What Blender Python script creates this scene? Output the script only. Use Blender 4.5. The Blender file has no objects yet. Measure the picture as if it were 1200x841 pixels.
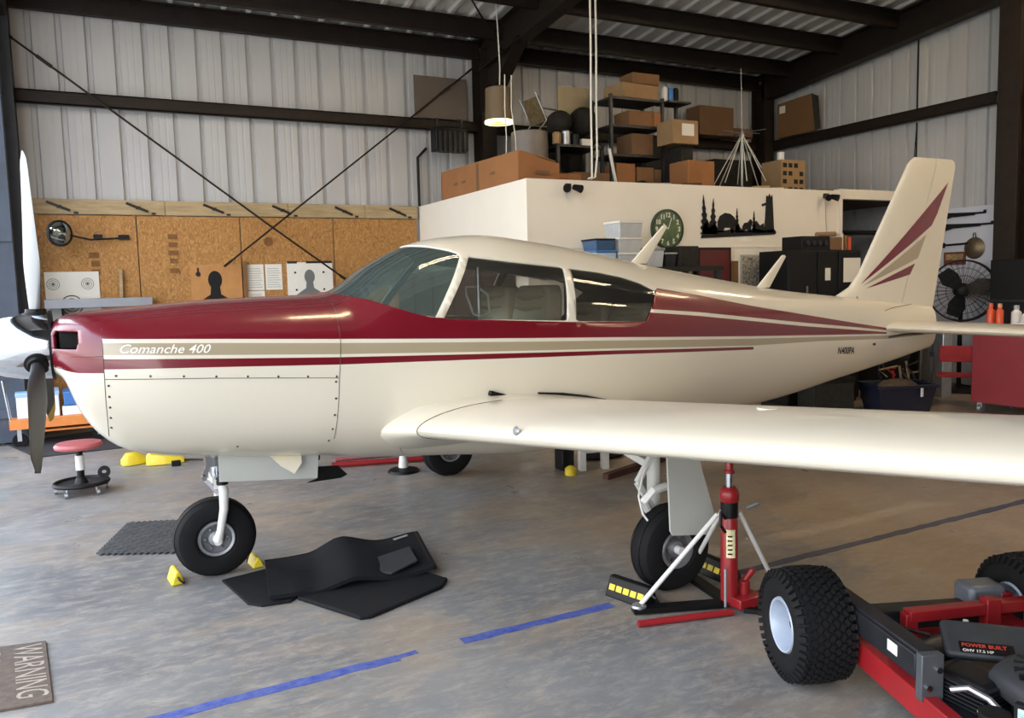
import bpy, bmesh, math, random
from mathutils import Vector as V, Matrix
random.seed(7)
S = bpy.context.scene
COL = S.collection
R = math.radians
PI = math.pi

# ---------------------------------------------------------------- camera
cam_d = bpy.data.cameras.new('camera')
cam_d.sensor_fit = 'HORIZONTAL'
cam_d.sensor_width = 36.0
cam_d.lens = 945 / 1200 * 36
cam_d.clip_start = .05
cam = bpy.data.objects.new('camera', cam_d)
COL.objects.link(cam)
yaw, pitch, roll = R(27.219), R(5.396), R(-1.490)
fw = V((math.sin(yaw) * math.cos(pitch), math.cos(yaw) * math.cos(pitch), -math.sin(pitch)))
rt0 = V((math.cos(yaw), -math.sin(yaw), 0))
up0 = rt0.cross(fw)
rt = rt0 * math.cos(roll) + up0 * math.sin(roll)
up = up0 * math.cos(roll) - rt0 * math.sin(roll)
m = Matrix((rt, up, -fw)).transposed().to_4x4()
m.translation = V((0, 0, 1.62))
cam.matrix_world = m
S.camera = cam

# ---------------------------------------------------------------- sky, sun, exposure
S.view_settings.view_transform = 'Standard'
S.view_settings.look = 'None'
S.view_settings.gamma = 1.0
S.view_settings.use_curve_mapping = False
S.view_settings.exposure = 0.14
W = bpy.data.worlds.new('sky')
S.world = W
W.use_nodes = True
nt = W.node_tree
nt.nodes.clear()
wo = nt.nodes.new('ShaderNodeOutputWorld')
bg = nt.nodes.new('ShaderNodeBackground')
tc = nt.nodes.new('ShaderNodeTexCoord')
sp = nt.nodes.new('ShaderNodeSeparateXYZ')
rp = nt.nodes.new('ShaderNodeValToRGB')
rp.color_ramp.elements[0].position = .0
rp.color_ramp.elements[0].color = (1.0, .985, .96, 1)
rp.color_ramp.elements[1].position = .9
rp.color_ramp.elements[1].color = (.66, .78, 1.0, 1)
nt.links.new(tc.outputs['Generated'], sp.inputs[0])
nt.links.new(sp.outputs['Z'], rp.inputs[0])
nt.links.new(rp.outputs[0], bg.inputs[0])
bg.inputs[1].default_value = 5.0
nt.links.new(bg.outputs[0], wo.inputs[0])
sun_d = bpy.data.lights.new('sun', 'SUN')
sun_d.energy = 5.0
sun_d.angle = R(1.0)
sun_d.color = (1, .95, .87)
sun = bpy.data.objects.new('sun', sun_d)
COL.objects.link(sun)
sun.location = (20, 0, 30)
sun.rotation_euler = (0, R(38), R(-20))       # from behind the hangar, on the apron only
# portal: lets the sky light that comes through the door be sampled, adds no light of its own
pd = bpy.data.lights.new('door_portal', 'AREA')
pd.shape = 'RECTANGLE'
pd.size = 17.2
pd.size_y = 4.9
pd.cycles.is_portal = True
po = bpy.data.objects.new('door_portal', pd)
COL.objects.link(po)
po.matrix_world = Matrix(((0, 0, -1, -1.62), (-1, 0, 0, 2.3), (0, 1, 0, 2.5), (0, 0, 0, 1)))
S.cycles.use_denoising = True
S.cycles.max_bounces = 10
S.cycles.diffuse_bounces = 5
S.cycles.glossy_bounces = 4
S.cycles.transparent_max_bounces = 12
S.cycles.sample_clamp_indirect = 8.0
S.cycles.caustics_reflective = False
S.cycles.caustics_refractive = False

# ---------------------------------------------------------------- materials
def lin(h):
    h = h.lstrip('#')
    out = []
    for i in (0, 2, 4):
        v = int(h[i:i + 2], 16) / 255
        out.append(v / 12.92 if v <= .04045 else ((v + .055) / 1.055) ** 2.4)
    return tuple(out)
MATS = {}
def mat(name, col='#808080', rough=.5, metal=0.0, var=0.0, scale=8.0, bump=0.0, coat=0.0, emit=None, stretch=None, col2=None):
    """procedural principled material; var = brightness mottling, col2 = second colour of the mottling"""
    if name in MATS: return MATS[name]
    mt = bpy.data.materials.new(name)
    mt.use_nodes = True
    n, l = mt.node_tree.nodes, mt.node_tree.links
    b = n['Principled BSDF']
    c = lin(col) if isinstance(col, str) else col
    b.inputs['Base Color'].default_value = (*c, 1)
    b.inputs['Roughness'].default_value = rough
    b.inputs['Metallic'].default_value = metal
    if max(c) < .02: b.inputs['Specular IOR Level'].default_value = .28
    if coat:
        b.inputs['Coat Weight'].default_value = coat
        b.inputs['Coat Roughness'].default_value = .04
    if emit:
        b.inputs['Emission Color'].default_value = (*emit[0], 1)
        b.inputs['Emission Strength'].default_value = emit[1]
    if var or bump or col2:
        t = n.new('ShaderNodeTexCoord')
        mp = n.new('ShaderNodeMapping')
        if stretch: mp.inputs['Scale'].default_value = stretch
        nz = n.new('ShaderNodeTexNoise')
        nz.inputs['Scale'].default_value = scale
        nz.inputs['Detail'].default_value = 6
        nz.inputs['Roughness'].default_value = .65
        l.new(t.outputs['Object'], mp.inputs[0])
        l.new(mp.outputs[0], nz.inputs['Vector'])
        if var or col2:
            mx = n.new('ShaderNodeMix')
            mx.data_type = 'RGBA'
            c2 = lin(col2) if col2 else tuple(min(1, x * (1 + var)) for x in c)
            c1 = c if col2 else tuple(x * (1 - var) for x in c)
            mx.inputs['A'].default_value = (*c1, 1)
            mx.inputs['B'].default_value = (*c2, 1)
            mr = n.new('ShaderNodeMapRange')
            mr.inputs[1].default_value = .32
            mr.inputs[2].default_value = .68
            l.new(nz.outputs['Fac'], mr.inputs[0])
            l.new(mr.outputs[0], mx.inputs['Factor'])
            l.new(mx.outputs['Result'], b.inputs['Base Color'])
        if bump:
            bp = n.new('ShaderNodeBump')
            bp.inputs['Strength'].default_value = bump
            bp.inputs['Distance'].default_value = .01
            l.new(nz.outputs['Fac'], bp.inputs['Height'])
            l.new(bp.outputs[0], b.inputs['Normal'])
    MATS[name] = mt
    return mt

def floor_mat():
    mt = mat('concrete', '#8e9094', .5)
    n, l = mt.node_tree.nodes, mt.node_tree.links
    b = n['Principled BSDF']
    t = n.new('ShaderNodeTexCoord')
    def noise(sc, det, rgh, stretch=None, w=0):
        src = t.outputs['Object']
        if stretch:
            mp = n.new('ShaderNodeMapping')
            mp.inputs['Scale'].default_value = stretch
            mp.inputs['Rotation'].default_value = (0, 0, R(12))
            mp.inputs['Location'].default_value = (w, w, 0)
            l.new(src, mp.inputs[0])
            src = mp.outputs[0]
        z = n.new('ShaderNodeTexNoise')
        z.inputs['Scale'].default_value = sc
        z.inputs['Detail'].default_value = det
        z.inputs['Roughness'].default_value = rgh
        z.inputs['Distortion'].default_value = .4
        l.new(src, z.inputs['Vector'])
        return z.outputs['Fac']
    def rng(s, a, c):
        r = n.new('ShaderNodeMapRange')
        r.inputs[1].default_value = a
        r.inputs[2].default_value = c
        l.new(s, r.inputs[0])
        return r.outputs[0]
    def mix(f, a, c):
        x = n.new('ShaderNodeMix')
        x.data_type = 'RGBA'
        l.new(f, x.inputs['Factor'])
        for k, q in (('A', a), ('B', c)):
            if isinstance(q, str): x.inputs[k].default_value = (*lin(q), 1)
            else: l.new(q, x.inputs[k])
        return x.outputs['Result']
    base = mix(rng(noise(1.1, 6, .6), .35, .65), '#6b6c6d', '#838382')
    sx = n.new('ShaderNodeSeparateXYZ')
    l.new(t.outputs['Object'], sx.inputs[0])
    def math_(o, a, c):
        q = n.new('ShaderNodeMath')
        q.operation = o
        for i, v in ((0, a), (1, c)):
            if isinstance(v, (int, float)): q.inputs[i].default_value = v
            else: l.new(v, q.inputs[i])
        return q.outputs[0]
    dust_warmth = math_('MULTIPLY', rng(sx.outputs['X'], 2.2, 4.6), .22)          # inner floor browner: dust, plus warm light put into the colour
    dust = mix(rng(math_('ADD', noise(.75, 8, .72, (1, 1.4, 1), 3.3), dust_warmth), .48, .68), base, '#9a8974')
    fine = mix(rng(noise(11, 8, .8, (.6, 1.5, 1), 2.2), .47, .68), dust, '#9f988f')
    pale = mix(rng(noise(5, 8, .75, (.7, 1.7, 1), 1.3), .56, .80), fine, '#a6a29b')
    dark = mix(rng(noise(2.3, 7, .7, (1, 1.3, 1), 8.1), .63, .82), pale, '#47433f')
    l.new(dark, b.inputs['Base Color'])
    l.new(rng(noise(3, 5, .6), -.1, 1.4), b.inputs['Roughness'])
    bp = n.new('ShaderNodeBump')
    bp.inputs['Strength'].default_value = .08
    l.new(noise(30, 4, .6), bp.inputs['Height'])
    l.new(bp.outputs[0], b.inputs['Normal'])
    return mt

def osb_mat():
    mt = mat('strand_board', '#c49255', .7)
    n, l = mt.node_tree.nodes, mt.node_tree.links
    b = n['Principled BSDF']
    t = n.new('ShaderNodeTexCoord')
    mp = n.new('ShaderNodeMapping')
    mp.inputs['Scale'].default_value = (1, 1, .55)
    vo = n.new('ShaderNodeTexVoronoi')
    vo.inputs['Scale'].default_value = 70
    nz = n.new('ShaderNodeTexNoise')
    nz.inputs['Scale'].default_value = 9
    nz.inputs['Detail'].default_value = 7
    add = n.new('ShaderNodeVectorMath')
    add.operation = 'MULTIPLY_ADD'
    add.inputs[1].default_value = (.12, .12, .12)
    l.new(t.outputs['Object'], mp.inputs[0])
    l.new(mp.outputs[0], nz.inputs['Vector'])
    l.new(nz.outputs['Color'], add.inputs[0])
    l.new(mp.outputs[0], add.inputs[2])
    l.new(add.outputs[0], vo.inputs['Vector'])
    sx = n.new('ShaderNodeSeparateColor')
    l.new(vo.outputs['Color'], sx.inputs[0])
    r = n.new('ShaderNodeValToRGB')
    e = r.color_ramp.elements
    e[0].position = 0
    e[0].color = (*lin('#8a5f30'), 1)
    e[1].position = 1
    e[1].color = (*lin('#bd8f55'), 1)
    k = e.new(.12)
    k.color = (*lin('#a0713c'), 1)
    k = e.new(.7)
    k.color = (*lin('#ad7e45'), 1)
    l.new(sx.outputs[0], r.inputs[0])
    l.new(r.outputs[0], b.inputs['Base Color'])
    return mt

def glass_mat(name, tint, gloss=.02, haze=None):
    mt = bpy.data.materials.new(name)
    mt.use_nodes = True
    n, l = mt.node_tree.nodes, mt.node_tree.links
    n.clear()
    o = n.new('ShaderNodeOutputMaterial')
    mx = n.new('ShaderNodeMixShader')
    tr = n.new('ShaderNodeBsdfTransparent')
    tr.inputs[0].default_value = (*tint, 1)
    if haze:
        df = n.new('ShaderNodeBsdfDiffuse')
        df.inputs[0].default_value = (*haze[0], 1)
        mh = n.new('ShaderNodeMixShader')
        mh.inputs[0].default_value = haze[1]
        l.new(tr.outputs[0], mh.inputs[1])
        l.new(df.outputs[0], mh.inputs[2])
        tr = mh
    gl = n.new('ShaderNodeBsdfGlossy')
    gl.inputs['Roughness'].default_value = gloss
    fr = n.new('ShaderNodeFresnel')
    fr.inputs[0].default_value = 1.5
    l.new(fr.outputs[0], mx.inputs[0])
    l.new(tr.outputs[0], mx.inputs[1])
    l.new(gl.outputs[0], mx.inputs[2])
    l.new(mx.outputs[0], o.inputs[0])
    MATS[name] = mt
    return mt

# ---------------------------------------------------------------- mesh builder
class G:
    def __init__(s):
        s.v, s.f, s.m, s.mi = [], [], [], 0
    def add(s, vs, fs):
        k = len(s.v)
        s.v += [tuple(p) for p in vs]
        for f in fs:
            s.f.append(tuple(i + k for i in f))
            s.m.append(s.mi)
        return s
    def box(s, c, d, rot=None):
        x, y, z = d[0] / 2, d[1] / 2, d[2] / 2
        vs = [V((a * x, b * y, e * z)) for e in (-1, 1) for b in (-1, 1) for a in (-1, 1)]
        if rot:
            q = Matrix.Rotation(rot[2], 3, 'Z') @ Matrix.Rotation(rot[1], 3, 'Y') @ Matrix.Rotation(rot[0], 3, 'X')
            vs = [q @ p for p in vs]
        return s.add([p + V(c) for p in vs], [(0, 2, 3, 1), (4, 5, 7, 6), (0, 1, 5, 4), (2, 6, 7, 3), (0, 4, 6, 2), (1, 3, 7, 5)])
    def bx(s, lo, hi):
        return s.box([(a + b) / 2 for a, b in zip(lo, hi)], [b - a for a, b in zip(lo, hi)])
    def frame(s, d, hint=None):
        d = d.normalized()
        h = V(hint) if hint else (V((0, 0, 1)) if abs(d.z) < .9 else V((1, 0, 0)))
        a = d.cross(h).normalized()
        return a, a.cross(d).normalized()
    def bar(s, p, q, w, h, hint=None):
        p, q = V(p), V(q)
        a, b = s.frame(q - p, hint)
        a, b = a * w / 2, b * h / 2
        vs = [p - a - b, p + a - b, p + a + b, p - a + b, q - a - b, q + a - b, q + a + b, q - a + b]
        return s.add(vs, [(0, 3, 2, 1), (4, 5, 6, 7), (0, 1, 5, 4), (1, 2, 6, 5), (2, 3, 7, 6), (3, 0, 4, 7)])
    def tube(s, pts, r, n=8, closed=False):
        pts = [V(p) for p in pts]
        N = len(pts)
        rs = r if isinstance(r, (list, tuple)) else [r] * N
        k = len(s.v)
        a = None
        for i, p in enumerate(pts):
            d = (pts[(i + 1) % N] - pts[i - 1]) if closed else (pts[min(i + 1, N - 1)] - pts[max(i - 1, 0)])
            if d.length < 1e-9: d = V((0, 0, 1))
            d = d.normalized()
            if a is None: a, b = s.frame(d)
            else:
                a = (a - d * a.dot(d)).normalized()
                b = a.cross(d)
            s.v += [tuple(p + (a * math.cos(t) + b * math.sin(t)) * rs[i]) for t in (2 * PI * j / n for j in range(n))]
        for i in range(N if closed else N - 1):
            i2 = (i + 1) % N
            for j in range(n):
                s.f.append((k + i * n + j, k + i * n + (j + 1) % n, k + i2 * n + (j + 1) % n, k + i2 * n + j))
                s.m.append(s.mi)
        if not closed:
            s.f.append(tuple(k + j for j in reversed(range(n))))
            s.f.append(tuple(k + (N - 1) * n + j for j in range(n)))
            s.m += [s.mi, s.mi]
        return s
    def cyl(s, p, q, r, r2=None, n=16):
        return s.tube([p, q], [r, r if r2 is None else r2], n)
    def lathe(s, prof, o=(0, 0, 0), axis='Z', n=24):
        """prof: (radius, height) pairs along the axis; X and Y axes allowed"""
        k = len(s.v)
        for r, h in prof:
            for j in range(n):
                c, q = r * math.cos(2 * PI * j / n), r * math.sin(2 * PI * j / n)
                p = {'Z': (c, q, h), 'X': (h, c, q), 'Y': (q, h, c)}[axis]
                s.v.append((p[0] + o[0], p[1] + o[1], p[2] + o[2]))
        for i in range(len(prof) - 1):
            for j in range(n):
                s.f.append((k + i * n + j, k + i * n + (j + 1) % n, k + (i + 1) * n + (j + 1) % n, k + (i + 1) * n + j))
                s.m.append(s.mi)
        return s
    def ell(s, c, r, n=16, k=10):
        prof = [(max(1e-7, math.sin(PI * i / k)), -math.cos(PI * i / k)) for i in range(k + 1)]
        b = len(s.v)
        s.lathe(prof, n=n)
        s.v[b:] = [(p[0] * r[0] + c[0], p[1] * r[1] + c[1], p[2] * r[2] + c[2]) for p in s.v[b:]]
        return s
    def prism(s, poly, vec):
        n = len(poly)
        vs = [V(p) for p in poly]
        vs += [p + V(vec) for p in vs]
        fs = [tuple(reversed(range(n))), tuple(range(n, 2 * n))] + [(i, (i + 1) % n, n + (i + 1) % n, n + i) for i in range(n)]
        return s.add(vs, fs)
    def loft(s, rings, cap=True):
        n = len(rings[0])
        k = len(s.v)
        for r in rings: s.v += [tuple(p) for p in r]
        for i in range(len(rings) - 1):
            for j in range(n):
                s.f.append((k + i * n + j, k + i * n + (j + 1) % n, k + (i + 1) * n + (j + 1) % n, k + (i + 1) * n + j))
                s.m.append(s.mi)
        if cap:
            s.f.append(tuple(k + j for j in reversed(range(n))))
            s.f.append(tuple(k + (len(rings) - 1) * n + j for j in range(n)))
            s.m += [s.mi, s.mi]
        return s
    def move(s, mtx, start=0):
        s.v[start:] = [tuple(mtx @ V(p)) for p in s.v[start:]]
        return s

def obj(name, g, mats, parent=None, world=False, smooth=35, bevel=0, kind=None, label=None, seg=2):
    me = bpy.data.meshes.new(name)
    off = V((0, 0, 0))
    if world:
        q = parent
        while q is not None:
            off = off + q.location
            q = q.parent
    me.from_pydata([tuple(V(p) - off) for p in g.v] if world else g.v, [], g.f)
    if not isinstance(mats, (list, tuple)): mats = [mats]
    for x in mats: me.materials.append(x)
    if len(mats) > 1: me.polygons.foreach_set('material_index', g.m)
    bm = bmesh.new()
    bm.from_mesh(me)
    bmesh.ops.recalc_face_normals(bm, faces=bm.faces)
    bm.to_mesh(me)
    bm.free()
    if smooth:
        me.polygons.foreach_set('use_smooth', [True] * len(me.polygons))
        me.set_sharp_from_angle(angle=R(smooth))
    o = bpy.data.objects.new(name, me)
    COL.objects.link(o)
    if parent: o.parent = parent
    if bevel:
        b = o.modifiers.new('bevel', 'BEVEL')
        b.width = bevel
        b.segments = seg
        b.limit_method = 'ANGLE'
        b.angle_limit = R(40)
    if kind: o['kind'] = kind
    if label: o['label'] = label
    return o

def tag(o, label, cat, group=None):
    o['label'] = label
    o['category'] = cat
    if group: o['group'] = group
    return o
def thing(name, label, cat, loc=(0, 0, 0), rz=0, group=None):
    o = bpy.data.objects.new(name, None)
    o.empty_display_size = .1
    COL.objects.link(o)
    o.location = loc
    o.rotation_euler = (0, 0, rz)
    return tag(o, label, cat, group)
KIDS = lambda o: [c for c in bpy.data.objects if c.parent == o]
def dup(o, loc, rz, label, parent=None):
    c = o.copy()
    COL.objects.link(c)
    if parent is not None: c.parent = parent
    if loc is not None:
        c.location = loc
        c.rotation_euler = (0, 0, rz)
    if label: c['label'] = label
    for k in KIDS(o): dup(k, None, 0, None, c)
    return c
def text_g(body, size, shear=0.0, bold=0.0, depth=.0):
    """lettering as a flat mesh in the XY plane (built-in font)"""
    cu = bpy.data.curves.new('lettering', 'FONT')
    cu.body = body
    cu.size = size
    cu.shear = shear
    cu.offset = bold
    cu.extrude = depth
    cu.resolution_u = 3
    t = bpy.data.objects.new('lettering', cu)
    COL.objects.link(t)
    me = t.to_mesh()
    g = G()
    g.add([v.co.copy() for v in me.vertices], [tuple(p.vertices) for p in me.polygons])
    t.to_mesh_clear()
    bpy.data.objects.remove(t)
    bpy.data.curves.remove(cu)
    return g
def empty_part(name, parent, label=None):
    o = bpy.data.objects.new(name, None)
    o.empty_display_size = .05
    COL.objects.link(o)
    o.parent = parent
    if label: o['label'] = label
    return o
def struct(name, g, m, **k):
    return obj(name, g, m, kind='structure', **k)
# ---------------------------------------------------------------- the hangar
M_steel = mat('painted_steel_sheet', '#bababb', .5, .0, .05, 3, stretch=(1, 1, .15))
M_frame = mat('oxide_primer_steel', '#221a15', .55, .0, .25, 6)
M_frame2 = mat('dark_blue_grey_steel', '#3c4048', .5, .0, .15, 6)
M_floor = floor_mat()
M_osb = osb_mat()
M_lumber = mat('lumber', '#ab9672', .7, 0, .25, 5, stretch=(.6, 4, 6))
M_white = mat('white_wall_paint', '#e8e2d6', .7, 0, .02, 2)
M_black = mat('black_plastic', '#0d0d0e', .5, 0, .2, 12)
M_rubber = mat('tyre_rubber', '#0e0e10', .8, 0, .25, 20, .15)
M_red = mat('red_enamel', '#8e1d22', .35, 0, .12, 6)
M_chrome = mat('bright_metal', '#c9ccd2', .18, 1.0)
M_alu = mat('dull_aluminium', '#a9acb0', .4, .8, .1, 10)
M_gwhite = mat('gear_white_paint', '#d9dad6', .4, 0, .06, 8)
XL, XR, YB, YF = -1.5, 10.85, 11.0, -7.0
EAVE = 5.06
roofz = lambda y: EAVE + .105 * (11 - y) if y > 2 else EAVE + .945 - .105 * (2 - y)

struct('floor', G().bx((XL - .1, YF, -.15), (XR + .1, YB + .1, 0)), M_floor)
M_apron = mat('apron_concrete', '#b9b7b0', .8, 0, .08, 1.2)
ap = bpy.data.objects.new('floor_apron', None)
COL.objects.link(ap)
ap['kind'] = 'structure'
slab0 = None
for i in range(5):
    for j in range(7):
        if slab0 is None:
            slab0 = obj('concrete_slab', G().bx((-3.97, -3.97, -.16), (-.0, -.0, -.02)), M_apron, ap)
            sl = slab0
        else:
            sl = slab0.copy()
            COL.objects.link(sl)
        sl.location = (XL - .12 - 4 * i, -10 + 4 * j + 4, 0)
struct('ground_field', G().bx((-160, -120, -.3), (-21.5, 120, -.17)), mat('dry_grass', '#77754f', .95, 0, .2, .3))

def rib_profile(w, pitch=.305, depth=.042):
    """cross section of ribbed steel sheet: (along, out) pairs"""
    p = [(0, 0)]
    k = int(round(w / pitch))
    for i in range(k):
        c = (i + .5) * pitch
        for q in (-.105, .045):      # minor beads
            pass
        p += [(c - .036, 0), (c - .024, depth), (c + .024, depth), (c + .036, 0)]
        if i < k - 1:
            p += [(c + .10, 0), (c + .108, .002), (c + .122, .002), (c + .13, 0), (c + .175, 0), (c + .183, .002), (c + .197, .002), (c + .205, 0)]
    p.append((w, 0))
    return p
def sheet(w, fn):
    """fn(a, d, end) -> point"""
    g = G()
    pr = rib_profile(w)
    vs = [fn(a, d, e) for e in (0, 1) for a, d in pr]
    n = len(pr)
    return g.add(vs, [(i, i + 1, n + i + 1, n + i) for i in range(n - 1)])
PW = .915
# back wall: a dark cavity behind, ribbed sheets in front
wb = struct('wall_back', G().bx((XL - .1, YB + .06, 0), (XR + .1, YB + .16, EAVE + .1)), M_frame)
p0 = None
for i in range(14):
    if p0 is None:
        p0 = obj('steel_sheet', sheet(PW, lambda a, d, e: (a, d, .02 + e * (EAVE - .02))), M_steel, wb, smooth=0)
        p = p0
    else:
        p = p0.copy()
        COL.objects.link(p)
    p.location = (XL + i * PW - .04, YB, 0)
# right wall
wr = struct('wall_right', G().bx((XR + .06, YF, 0), (XR + .16, YB + .1, 6.2)), M_frame)
M_steel2 = M_steel
def rsheet(y0, h0, h1): return sheet(PW, lambda a, d, e: (d, -a, .02 if e == 0 else h0 + (h1 - h0) * a / PW))
for i in range(8):
    y = YB - i * PW
    p = obj('steel_sheet', rsheet(y, roofz(y) , roofz(y - PW)), M_steel2, wr, smooth=0)
    p.location = (XR, y, 0)
obj('lower_sheeting', G().bx((XR - .01, YF, 0), (XR + .03, YB - 8 * PW, 5.9)), M_steel2, wr)
struct('wall_front', G().bx((XL - .1, YF - .1, 0), (XR + .1, YF, EAVE + .2)), mat('low_bounce_dark', '#3f3d3a', .8))  # unseen wall; its dark colour is chosen to cut bounced fill light
# hangar door side: header and jambs round the open door
g = G()
g.bx((XL - .1, YF, 4.95), (XL, YB, 6.2))
g.bx((XL - .1, 10.75, 0), (XL, YB + .1, 5.0))
g.bx((XL - .1, YF, 0), (XL, -6.3, 5.0))
struct('wall_left', g, M_frame2)
# roof
g = G()
g.add([(XL - .2, YF - .2, roofz(YF) - .02), (XR + .2, YF - .2, roofz(YF) - .02), (XR + .2, 2, roofz(2.001)), (XL - .2, 2, roofz(2.001)),
       (XL - .2, YB + .2, roofz(YB) + .06), (XR + .2, YB + .2, roofz(YB) + .06), (XR + .2, 2, roofz(2.001) + .06), (XL - .2, 2, roofz(2.001) + .06)],
      [(0, 1, 2, 3), (4, 5, 6, 7)])
ce = struct('ceiling', g, MATS['low_bounce_dark'], smooth=0)  # same dark colour, keeps the unseen front slope from bouncing light
p0 = None
for i in range(14):
    if p0 is None:
        p0 = obj('roof_sheet', sheet(PW, lambda a, d, e: (a, YB if e == 0 else 2.0, (roofz(YB) if e == 0 else roofz(2.001)) + .042 - d)), mat('roof_sheet_steel', '#c6c4bf', .45, .0, .05, 3), ce, smooth=0)
        p = p0
    else:
        p = p0.copy()
        COL.objects.link(p)
    p.location = (XL + i * PW - .04, 0, 0)
# purlins (Z sections) between the rafters, rafters, columns, girts
RX = [-.75, 5.2, 10.6]
def ibeam(g, p, q, w, h, hint, tf=.018):
    """I section from p to q: web plus two flanges, h across the hint direction"""
    p, q = V(p), V(q)
    a, b = g.frame(q - p, hint)          # b roughly along hint
    g.bar(p, q, .014, h, hint)
    for s in (-1, 1):
        o = b * (h / 2) * s
        g.bar(p + o, q + o, w, tf, hint)
    return g
for bay in range(2):
    x0, x1 = RX[bay] + .02, RX[bay + 1] - .02
    for y in (10.86, 10.13, 9.1, 8.1, 7.1, 6.1, 5.1, 4.1, 3.1):
        zt = roofz(y) - .005
        g = G()
        g.bx((x0, y - .01, zt - .21), (x1, y + .01, zt))
        g.bx((x0, y - .07, zt - .012), (x1, y + .01, zt))
        g.bx((x0, y - .01, zt - .222), (x1, y + .075, zt - .208))
        g.bx((x0, y + .063, zt - .222), (x1, y + .075, zt - .19))
        obj('purlin', g, M_frame, ce)
g = G()
for y in (10.86, 9.1, 8.1): g.bx((XL, y - .01, roofz(y) - .21), (RX[0], y + .01, roofz(y)))
obj('purlin', g, M_frame, ce)
for x in RX:
    g = G()
    ibeam(g, (x, YB - .2, roofz(YB - .2) - .22), (x, 2.0, roofz(2.0) - .30), .19, .42 if x > 5 else .40, (0, 0, 1))
    if x == 5.2:                                       # haunch of the middle frame
        g.prism([(x - .008, 10.75, 4.0), (x - .008, 10.75, 4.9), (x - .008, 9.6, 4.86)], (.016, 0, 0))
        g.bar((x, 10.72, 4.0), (x, 9.55, 4.82), .19, .016, (0, .5, 1))
    obj('rafter', g, M_frame, ce)
for x in RX:
    g = G()
    ibeam(g, (x, YB - .22, 0), (x, YB - .22, 4.95), .22, .30, (0, 1, 0))
    g.box((x, YB - .22, .01), (.3, .4, .02))
    obj('column', g, M_frame2 if x < 0 else M_frame, wb)  # left column's blue-grey carries the door's blue daylight in its colour
def girt(g, lo, hi, axis):
    if axis == 'X':
        (x0, x1), y, z = lo, hi[0], hi[1]
        g.bx((x0, y - .02, z - .005), (x1, y + .16, z + .005))
        g.bx((x0, y - .02, z - .06), (x1, y - .01, z + .01))
        g.bx((x0, y + .15, z - .02), (x1, y + .16, z + .09))
    return g
for (x0, x1) in ((XL, RX[0] - .1), (RX[0] + .1, RX[1] - .1), (RX[1] + .1, RX[2] - .1)):
    g = G()
    g.bx((x0, YB - .17, 3.80), (x1, YB - .155, 3.95))
    g.bx((x0, YB - .17, 3.935), (x1, YB - .01, 3.95))
    g.bx((x0, YB - .17, 3.80), (x1, YB - .09, 3.812))
    obj('girt', g, M_frame, wb)
g = G()
g.bx((XR - .17, 6.7, 3.80), (XR - .155, 10.75, 3.96))
g.bx((XR - .17, 6.7, 3.945), (XR - .01, 10.75, 3.96))
g.bx((XR - .17, 6.7, 3.80), (XR - .09, 10.75, 3.812))
obj('girt', g, M_frame, wr)
g = G()
ibeam(g, (XR - .2, 6.42, 0), (XR - .2, 6.42, roofz(6.4) - .2), .26, .30, (1, 0, 0))
g.bx((XR - .36, 6.28, 0), (XR - .34, 6.56, 5.0))
obj('column', g, M_frame, wr)
obj('girt', G().bx((XR - .17, 1.0, 3.80), (XR - .02, 6.25, 3.96)), M_frame, wr)
# strand board lining and the plank above it
x = -1.5 + .016
for k, x1 in enumerate((.515, 1.729, 2.944, 4.158)):
    x0 = x1 - 1.203 if k else -.64
    obj('strand_board', G().bx((x0, YB - .05, .03), (x1, YB - .032, 2.55)), M_osb, wb, bevel=.003, seg=1)
for x0, x1 in ((-.6, .85), (.855, 2.35), (2.355, 3.4), (3.405, 4.17)):
    obj('plank', G().bx((x0, YB - .075, 2.56), (x1, YB - .032, 2.735)), M_lumber, wb, bevel=.004, seg=1)
M_band = mat('dark_band', '#2c2a26', .5, .5)
for x in (-.42, .42, 1.3, 2.15, 2.98, 3.75):  # dark slanted bars with small blocks, set along the plank
    g = G().bar((x, YB - .085, 2.70), (x + .24, YB - .085, 2.60), .03, .012, (0, 1, 0))
    g.box((x + .13, YB - .085, 2.645), (.05, .03, .035))
    g.box((x + .30, YB - .062, 2.578), (.05, .03, .025))
    obj('band', g, M_band, wb)
# office block: white partition walls with a loft deck above
OX, OY, OZ = 4.21, 7.74, 2.735
wl = struct('wall_office_left', G().bx((OX, OY, 0), (OX + .12, YB - .03, OZ)), M_white)
wf = struct('wall_office_front', G().bx((OX + .12, OY, 0), (9.0, OY + .12, OZ)), M_white)
obj('corner_bead', G().bx((OX - .004, OY - .004, 0), (OX + .03, OY + .001, OZ)), M_white, wf)
obj('batten', G().bx((OX + .1, OY - .012, 1.985), (9.0, OY, 1.995)), M_white, wf)
for x in [7.0 + .16 * i for i in range(6)]:
    obj('groove', G().bx((x, OY - .004, 1.5), (x + .012, OY, 1.985)), M_white, wf)
struct('floor_loft', G().bx((OX + .12, OY + .12, OZ - .1), (XR - .02, YB - .2, OZ)), mat('loft_plywood', '#5d4b39', .8, 0, .2, 4))
g = G().bx((9.0, OY - .02, 2.63), (XR - .02, OY + .1, 2.76))
g.bx((8.98, OY - .02, 0), (9.04, OY + .1, 2.63))
struct('trim_1', g, M_white)
struct('wall_alcove', G().bx((9.04, 9.6, 0), (XR - .02, 9.7, OZ)), mat('alcove_blue_grey', '#667090', .7))
obj('shelf_board', G().bx((9.04, 7.9, 2.2), (XR - .03, 8.5, 2.225)), M_black, wf)

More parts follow.
